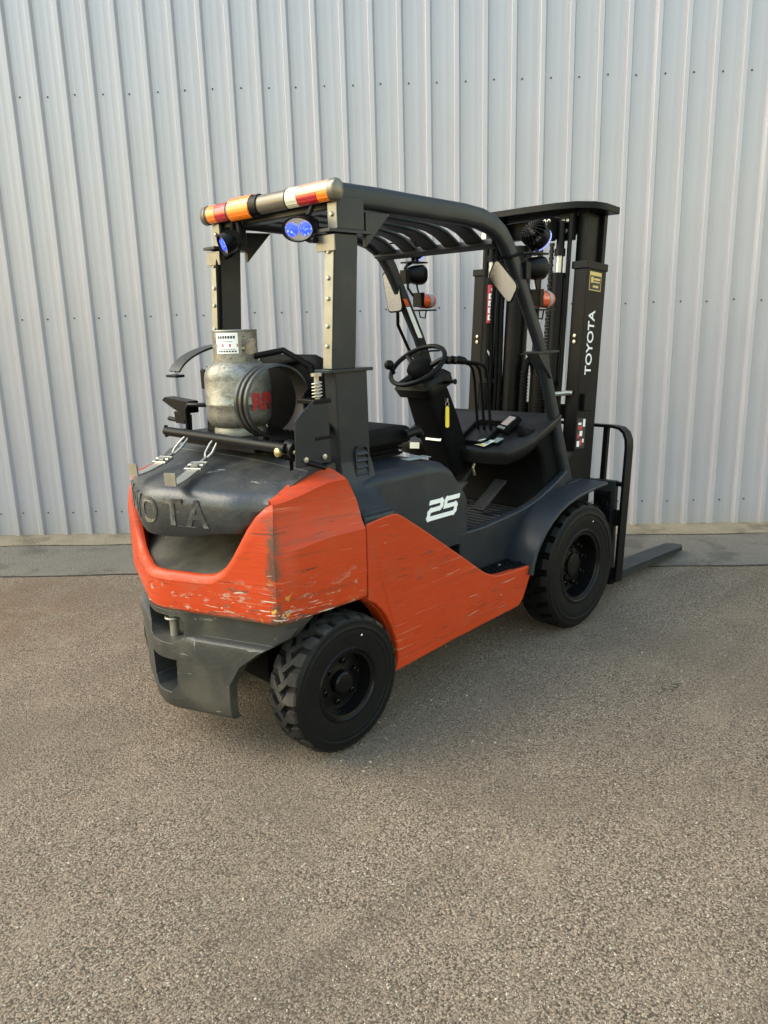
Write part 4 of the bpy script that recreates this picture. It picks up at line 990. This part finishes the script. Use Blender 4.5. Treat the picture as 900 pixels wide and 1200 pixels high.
def lamp_cluster(x, y, s, dz=0):
    f = finned((x, y, 1.945+dz), fk)
    m_ = MB(); m_.box(x-.012,x+.012,y-.018,y-.010,1.865+dz,1.905+dz); m_.box(x-.012,x+.012,y+.010,y+.018,1.865+dz,1.905+dz); m_.box(x-.075,x+.06,y-.04,y+.04,1.858+dz,1.866+dz); m_.build('lamp_shelf', M['black'], f, bevel=.002)
    # headlight: a housing narrowing to the rear, with its rubber boot and rear clamp
    cx_, cz = x-.01, 1.80+dz; m_ = MB(); sec = []
    for dx, w, h in ((-.065,.03,.035),(-.055,.055,.06),(-.02,.085,.085),(.02,.105,.10),(.045,.11,.105),(.055,.10,.095)):
        sec.append([(cx_+dx, y+a, cz+b) for a, b in rrect(w, h, min(w,h)*.38, 4)])
    m_.loft(sec); hd = m_.build('headlight', M['black'], fk, smooth=50)
    m_ = MB(); m_.loft([[(cx_+.056, y+a, cz+b) for a, b in rrect(.09,.085,.03,4)], [(cx_+.062, y+a, cz+b) for a, b in rrect(.07,.065,.025,4)]]); m_.build('headlight_lens', M['clear'], hd)
    m_ = MB(); m_.tube([(x-.10,s*.41,cz-.04),(x-.10,s*.41,cz+.03),(x-.08,s*.415,cz+.045),(x-.03,y,cz+.06)], .008, 8); m_.box(x-.12,x-.085,s*.39,s*.43,cz-.05,cz+.02); m_.tube([(cx_-.05,y,cz-.03),(x-.06,y,cz-.07),(x-.02,y,cz-.11)], .006, 8); m_.build('headlight_bracket', M['black'], hd)
    # amber indicator lying across
    xi, zi = x+.085, 1.662+dz; m_ = MB(); m_.lathe([(.030,-.050),(.036,-.046),(.038,-.012),(.038,.03),(.034,.045),(.02,.05)], (xi, y, zi), 'x', 20); il = m_.build('indicator_lamp', M['orange_lens'], fk, smooth=40)
    m_ = MB(); m_.lathe([(.0395,-.002),(.0395,.022)], (xi, y, zi), 'x', 20, cap=False); m_.build('lamp_band', M['grey_print'], il)
    m_ = MB(); m_.box(xi-.075,xi-.045,y-.03,y+.03,zi-.03,zi+.045); m_.box(xi-.09,xi+.05,y-.032,y+.032,zi-.052,zi-.044); m_.tube([(xi-.06,y,zi-.05),(xi-.05,y,zi-.085),(xi-.01,y,zi-.09),(xi+.0,y,zi-.05)], .004, 6); m_.tube([(xi-.06,y,zi+.04),(xi-.08,y,zi+.10),(x-.06,y,zi+.13)], .005, 6); m_.build('lamp_mount', M['black'], il, bevel=0)
    return f
lamp_cluster(1.475, .43, 1); lamp_cluster(1.385, -.39, -1, -.022)
m = MB(); m.tube([(1.10,.36,1.955),(1.2,.39,1.94),(1.33,.41,1.955),(1.43,.425,1.955)], .004, 6); m.tube([(1.16,-.425,1.815),(1.24,-.425,1.835),(1.28,-.39,1.84),(1.25,-.355,1.835),(1.16,-.355,1.815)], .006, 6, closed=True); m.build('lamp_cable', M['blackmat'], fk)
# reflective strip and marker on the left leg
for z0, z1, mt in ((1.47,1.63,'white_print'), (1.635,1.67,'orange_lens')):
    m = MB(); xf_ = lambda z: 1.245+(1.755-z)*.589
    m.loft([[(xf_(z)-.030, .326, z), (xf_(z)-.030, .331, z), (xf_(z)-.002, .331, z), (xf_(z)-.002, .326, z)] for z in (z0, z1)]); m.build('reflective_strip', M[mt], fk)
# left mirror: upright rounded glass on a bent arm
def mirror(corners, th, arm):
    c = [Vector(p) for p in corners]; cc = sum(c, Vector())/4; n_ = (c[1]-c[0]).cross(c[3]-c[0]).normalized()
    if n_.x > 0: n_ = -n_
    ux = ((c[1]+c[2])-(c[0]+c[3]))/2; uy = ((c[0]+c[1])-(c[3]+c[2]))/2
    def q(a, b): return cc+ux*(a/2)+uy*(b/2)
    pts = []
    for sx_, sy_, a0 in ((1,1,0),(-1,1,90),(-1,-1,180),(1,-1,270)):
        rx, ry = .42*min(1, .055/ux.length*2), .42*min(1, .055/uy.length*2)
        for i in range(5):
            a = R(a0+90*i/4); pts.append(q(sx_*(1-rx)+rx*math.cos(a), sy_*(1-ry)+ry*math.sin(a)))
    m_ = MB(); m_.loft([[cc+(p-cc)*.8-n_*th for p in pts], [cc+(p-cc)*1.04-n_*th*.45 for p in pts], [cc+(p-cc)*1.06+n_*.001 for p in pts], [cc+(p-cc)*1.0+n_*.002 for p in pts], [cc+(p-cc)*.97 for p in pts]])
    b_ = m_.build('mirror', M['black'], fk, smooth=40)
    m_ = MB(); m_.loft([[cc+(p-cc)*.985+n_*.0005 for p in pts], [cc+(p-cc)*.975+n_*.003 for p in pts]]); m_.build('mirror_glass', M['mirror'], b_)
    m_ = MB(); m_.tube(arm, .009, 8); m_.build('mirror_arm', M['black'], b_)
mirror([(1.2390,.450,1.803),(1.2390,.340,1.806),(1.2530,.324,1.612),(1.2530,.416,1.606)], .022, [(1.26,.38,1.64),(1.30,.40,1.60),(1.32,.42,1.54),(1.40,.425,1.42),(1.43,.42,1.37)])
mirror([(1.0930,-.393,1.808),(1.1014,-.503,1.690),(1.1066,-.455,1.617),(1.0984,-.347,1.735)], .022, [(1.11,-.42,1.70),(1.16,-.41,1.71),(1.24,-.40,1.72)])

# ------------------------------------------------------------------ gas bottle rack on the hood
RK = MB()
m = MB(); m.tube([(-.122,.375,1.142),(-.122,-.42,1.142)], .019, 14); rack = m.build('bottle_rack', M['black'], fk)
m = MB(); m.box(-.128,-.116,.372,.382,1.118,1.166); m.tube([(-.02,.36,1.20),(-.02,.36,1.135),(-.10,.36,1.135)], .012, 8); m.build('rack_end', M['black'], rack)
m = MB(); m.box(-.10,.22,-.22,.33,1.128,1.140); m.box(-.10,-.085,-.2,.3,1.10,1.13); m.box(.2,.215,-.3,.3,1.06,1.13); m.build('rack_base', M['black'], rack, bevel=.003)
m = MB(); m.tube([(-.045,.335,1.14),(-.045,.335,1.225),(-.04,.325,1.245),(0,.235,1.245),(.01,.225,1.225),(.01,.225,1.14)], .009, 8); m.build('rack_hoop', M['black'], rack)
m = MB(); m.prism([(.00,1.14),(.02,1.40),(.045,1.40),(.045,1.14)], 'y', .20, .26); m.tube([(.02,.30,1.38),(.03,.24,1.365),(.03,.20,1.365)], .010, 8); m.obox((.02,.285,1.345), (.016,.028,.075), (0,0,0)); m.build('rack_post', M['black'], rack, bevel=.002)
# latch handle at the rack's far end
m = MB(); m.prism([(.36,1.255),(.55,1.265),(.575,1.25),(.50,1.222),(.44,1.205),(.36,1.205)], 'x', -.02, .03); m.prism([(.40,1.205),(.50,1.205),(.49,1.155),(.42,1.155)], 'x', -.01, .015); m.tube([(0,.56,1.17),(0,.44,1.165)], .010, 8); m.build('rack_latch', M['black'], rack, bevel=.003)
def band(name, fn, a0, a1, n=30):
    m_ = MB(); pr = []
    for c in (-.016, 0, .016): pass
    pts = [fn(R(a0+(a1-a0)*i/n)) for i in range(n+1)]
    pr = [(-.040,-.003),(-.036,.006),(-.023,.006),(-.018,-.002),(-.009,-.002),(-.006,.007),(.006,.007),(.009,-.002),(.018,-.002),(.023,.006),(.036,.006),(.040,-.003)]
    m_.ribbon(pts, pr, (0,1,0)); return m_.build(name, M['bandsteel'], rack, smooth=30)
band('clamp_band', lambda a: (-.005+.142*math.cos(a), -.205, 1.283+.130*math.sin(a)), 252, -62)
m = MB(); m.tube([(-.055,-.205,1.158),(-.06,-.205,1.142)], .020, 8); m.build('band_hinge', M['black'], rack)
band('clamp_band', lambda a: (.10-.245*math.sin(a)+.0, .205+.05*math.sin(a), 1.345+.14*math.cos(a)), 0, 72, 14)
m = MB(); m.box(-.15,-.11,.215,.29,1.365,1.375); m.build('band_catch', M['black'], rack, bevel=.002)
# right hand upright plate, hinge pin and spring
m = MB(); m.prism([(-.112,1.075),(-.105,1.235),(-.075,1.262),(-.02,1.298),(.045,1.298),(.05,1.075)], 'y', -.452, -.445); pl_ = m.build('hinge_plate', M['grey'], rack, bevel=.004)
m = MB(); m.box(-.02,.06,-.455,-.36,1.285,1.30); m.box(-.02,.06,-.455,-.36,1.16,1.172); m.cyl((.02,-.41,1.16), (.02,-.41,1.30), .022, 14); m.build('hinge_block', M['black'], rack, bevel=.003)
m = MB(); m.cyl((.02,-.425,1.30), (.02,-.425,1.385), .009, 10); m.cyl((.02,-.425,1.378), (.02,-.425,1.388), .020, 12); m.tube([(.02+.016*math.cos(a*.9), -.425+.016*math.sin(a*.9), 1.302+a*.0016) for a in range(36)], .003, 6); m.build('spring_pin', M['steel'], rack)
m = MB(); m.tube([(-.10,-.40,1.142),(-.10,-.44,1.135)], .030, 12); m.tube([(-.13,-.37,1.115),(-.08,-.42,1.10),(-.02,-.50,1.07)], .010, 8); m.build('rack_pivot', M['black'], rack)
m = MB(); m.lathe([(.016,0),(.016,-.012),(.006,-.018)], (-.135,-.395,1.13), 'x', 14); m.tube([(-.13,-.395,1.13),(-.10,-.44,1.13)], .009, 8); m.build('gas_coupling', M['brass'], rack)
# gas hose looped behind the bottle
m = MB(); m.tube([(.06,-.02,1.44),(.12,-.12,1.46),(.17,-.22,1.40),(.16,-.26,1.28),(.10,-.30,1.18),(.0,-.36,1.145),(-.05,-.42,1.13)], .012, 8); m.build('gas_hose', M['blackmat'], fk)
m = MB(); m.tube([(.14,.30,1.14),(.13,.33,1.25),(.12,.335,1.36),(.14,.33,1.45)], .012, 8); m.tube([(.17,-.16,1.42),(.20,-.24,1.36),(.18,-.30,1.24),(.12,-.34,1.16)], .010, 8); m.tube([(.20,.02,1.40),(.22,-.10,1.42),(.21,-.24,1.33),(.17,-.33,1.20),(.10,-.37,1.15)], .011, 8); m.build('gas_hose', M['blackmat'], fk)
m = MB(); m.prism([(.10,1.13),(.10,1.30),(.13,1.33),(.16,1.33),(.16,1.13)], 'y', -.255, -.245); m.build('rack_gusset', M['black'], rack, bevel=.002)
m = MB(); m.box(-.10,-.085,-.405,-.40,1.06,1.16); m.box(-.02,.05,-.444,-.36,1.075,1.085); m.build('rack_foot', M['black'], rack, bevel=.002)
m = MB(); m.lathe([(.010,0),(.010,-.007),(.001,-.009)], (-.07,-.4525,1.10), 'y', 8); m.build('bolt', M['steel'], rack)
m = MB(); m.lathe([(.010,0),(.010,-.007),(.001,-.009)], (.015,-.4525,1.10), 'y', 8); m.build('bolt', M['steel'], rack)
# two straps with buckles hanging down over the hood
def strap(p0, p1, p2, p3):
    P = [Vector(p) for p in (p0, p1, p2, p3)]; side = (P[3]-P[0]).cross(Vector((0,0,1))).normalized()
    m_ = MB()
    for s in (-1, 1):
        m_.tube([P[0]+side*s*.006, P[0].lerp(P[1],.25)+side*s*.014, P[0].lerp(P[1],.75)+side*s*.014, P[1]+side*s*.004], .005, 8)
    m_.tube([P[1], P[1].lerp(P[2],.5)], .007, 8)
    st_ = m_.build('rack_strap', M['steel'], rack)
    q = P[1].lerp(P[2], .5); d_ = (P[3]-q).normalized()
    m_ = MB(); w = .030; a, b = q, P[2]; up = Vector((0,0,.004))
    m_.tube([a-side*w+up, a+side*w+up, b+side*w+up, b-side*w+up], .006, 8, closed=True); m_.tube([a.lerp(b,.5)-side*w+up*2, a.lerp(b,.5)+side*w+up*2], .006, 8); m_.obox(a.lerp(b,.55)+up*2.5, ((b-a).length*.5, .026, .010), Matrix((d_, side, d_.cross(side))).transposed()); m_.build('buckle', M['steel'], rack)
    m_ = MB(); m_.ribbon([b-d_*.02+up*.3, b.lerp(P[3],.5)-Vector((0,0,.003)), P[3], P[3]+Vector((0,0,.0))+d_*.004, P[3]+d_*.006+Vector((0,0,.045))], [(-.021,-.003),(.021,-.003),(.021,.003),(-.021,.003)], side); m_.build('strap_end', M['zinc'], rack, smooth=20)
    return st_
strap((-.125,.205,1.138), (-.205,.190,1.078), (-.285,.160,1.052), (-.410,.120,1.032))
strap((-.125,.010,1.138), (-.190,-.020,1.080), (-.285,-.075,1.052), (-.425,-.165,1.032))

# ------------------------------------------------------------------ gas bottle: its own thing, standing on the rack
bt = thing('gas_bottle', 'small scuffed silver gas bottle standing on the rear rack of the forklift', 'gas bottle', (.025,.055,1.142))
m = MB(); m.lathe([(.092,.028),(.112,.036),(.124,.058),(.1275,.085),(.1275,.115),(.1290,.118),(.1290,.124),(.1275,.127),(.1275,.215),(.124,.240),(.112,.262),(.090,.277),(.062,.284),(.03,.287)], (0,0,0), 'z', 48); m.build('bottle_body', M['bottle'], bt, smooth=40)
m = MB(); m.lathe([(.098,.0),(.102,.0),(.102,.022),(.094,.040),(.090,.040),(.098,.020)], (0,0,0), 'z', 40, cap=False); ft = m.build('foot_ring', M['bottle'], bt, smooth=40)
# collar with two hand openings: a curved sheet built from panels so the holes are real
m = MB(); Rc = .083; z0, z1 = .272, .395; n = 60
zs = [z0, z0+.035, z1-.028-.035, z1-.03, z1-.004, z1]
def solid(a, zi):
    deg = (a*360/n) % 360
    gap = any(lo <= deg < hi for lo, hi in ((196+55, 300), (80, 130)))
    return not (gap and 1 <= zi <= 2)
for zi in range(len(zs)-1):
    for a in range(n):
        if not solid(a, zi): continue
        q = []
        for rr in (Rc-.0025, Rc+.0025):
            for (aa, zz) in ((a, zs[zi]), (a+1, zs[zi]), (a+1, zs[zi+1]), (a, zs[zi+1])):
                an = aa*2*math.pi/n; q.append((rr*math.cos(an), rr*math.sin(an), zz))
        m.add(q, [(3,2,1,0),(4,5,6,7),(0,1,5,4),(1,2,6,5),(2,3,7,6),(3,0,4,7)])
bmx = m.build('collar', M['bottle'], bt, smooth=40)
m = MB(); m.tube([(Rc*math.cos(i*2*math.pi/40), Rc*math.sin(i*2*math.pi/40), z1) for i in range(40)], .0042, 8, closed=True); m.build('collar_rim', M['bottle'], bt)
m = MB(); m.lathe([(.018,.28),(.018,.31),(.012,.312),(.012,.335),(.02,.338),(.02,.352),(.008,.355)], (0,0,0), 'z', 14); m.tube([(0,0,.325),(.03,-.02,.325)], .010, 8); m.build('valve', M['brass'], bt)
def wrap(name, rr, a0, a1, z0_, z1_, mat, n_=10):
    m_ = MB(); pts = [(rr*math.cos(R(a0+(a1-a0)*i/n_)), rr*math.sin(R(a0+(a1-a0)*i/n_))) for i in range(n_+1)]
    m_.loft([[(x, y, z) for x, y in pts] for z in (z0_, z1_)], cap=False, close=False); return m_.build(name, mat, bt)
AC = 236.0    # bearing of the camera side
wrap('paper_label', Rc+.0032, 183, 243, .312, .388, M['white_print'])
for zz, a0, a1, h_, mt in ((.372,190,238,.010,'black_print'),(.356,196,230,.004,'grey_print'),(.342,184,242,.011,'red_print'),(.328,192,236,.004,'grey_print'),(.320,190,240,.006,'black_print')):
    nseg = 7 if mt != 'red_print' else 1
    for q in range(nseg):
        aa = a0+(a1-a0)*q/nseg; wrap('label_print', Rc+.0037, aa, aa+(a1-a0)/nseg*(.72 if nseg > 1 else 1), zz-h_/2, zz+h_/2, M[mt], 3)
tm = text_mesh('RPI', .105, 0, .005); xs = [v[0] for v in tm.v]; wx = max(xs)-min(xs)
tm.v = [((.1300*math.cos(R(281)+x/wx*.105/.13)), .1300*math.sin(R(281)+x/wx*.105/.13), .128+y*.80) for x, y, z in tm.v]; tm.build('print', M['red_print'], bt)

# yellow tag hanging from the ignition key
kt = thing('key_tag', 'yellow key tag hanging from the steering column', 'key tag', (1.135,-.075,1.10))
m = MB(); m.prism(rrect(.024,.105,.011,4), 'y', -.003, .003); m.build('tag', M['yellow_print'], kt, bevel=.0015)
m = MB(); m.tube([(.012*math.cos(a), 0, .062+.012*math.sin(a)) for a in [i*math.pi/8 for i in range(16)]], .0016, 6, closed=True); m.box(-.004,.004,-.003,.012,.072,.09); m.build('key_ring', M['zinc'], kt)

# loose chips of stone lying on the yard
random.seed(11)
vs = []; fs = []
pts5 = [(1,0),(.3,.9),(-.8,.5),(-.7,-.6),(.4,-.8)]
for k in range(34000):
    rr = .75*(6.5/.75)**random.random(); an = YAW+random.uniform(-.62, .62)
    x = -1.728+rr*math.cos(an); y = -2.489+rr*math.sin(an)
    if NW.dot(Vector((x, y, 0))) > 1.74: continue
    r_ = random.uniform(.0013, .0034) if random.random() < .97 else random.uniform(.004, .0065)
    a = random.uniform(0, 6.28); c, s_ = math.cos(a), math.sin(a); e = random.uniform(.55, 1.0); h = r_*random.uniform(.35, .8); tx, ty = random.uniform(-.3,.3)*r_, random.uniform(-.3,.3)*r_
    o = len(vs)
    for q, z in ((1, -.0006), (.55, h)):
        for p in pts5:
            px, py = p[0]*r_*q+(tx if z > 0 else 0), p[1]*e*r_*q+(ty if z > 0 else 0)
            vs.append((x+px*c-py*s_, y+px*s_+py*c, z+(py*.15 if z > 0 else 0)))
    fs += [(o+i, o+(i+1) % 5, o+5+(i+1) % 5, o+5+i) for i in range(5)] + [tuple(range(o+5, o+10))]
m = MB(); m.v = vs; m.f = fs
t = NT('stone_chips'); ns = t.noise(k=240, detail=1); col = t.mix(t.step(ns, .35, .62), (.15,.12,.085), (.36,.30,.22)); col = t.mix(t.step(ns, .70, .74), col, (.62,.57,.47)); t.base(col); t.rough(.85)
o = m.build('gravel', t.m, smooth=10); o['kind'] = 'stuff'; o['label'] = 'loose stone chips scattered on the asphalt'
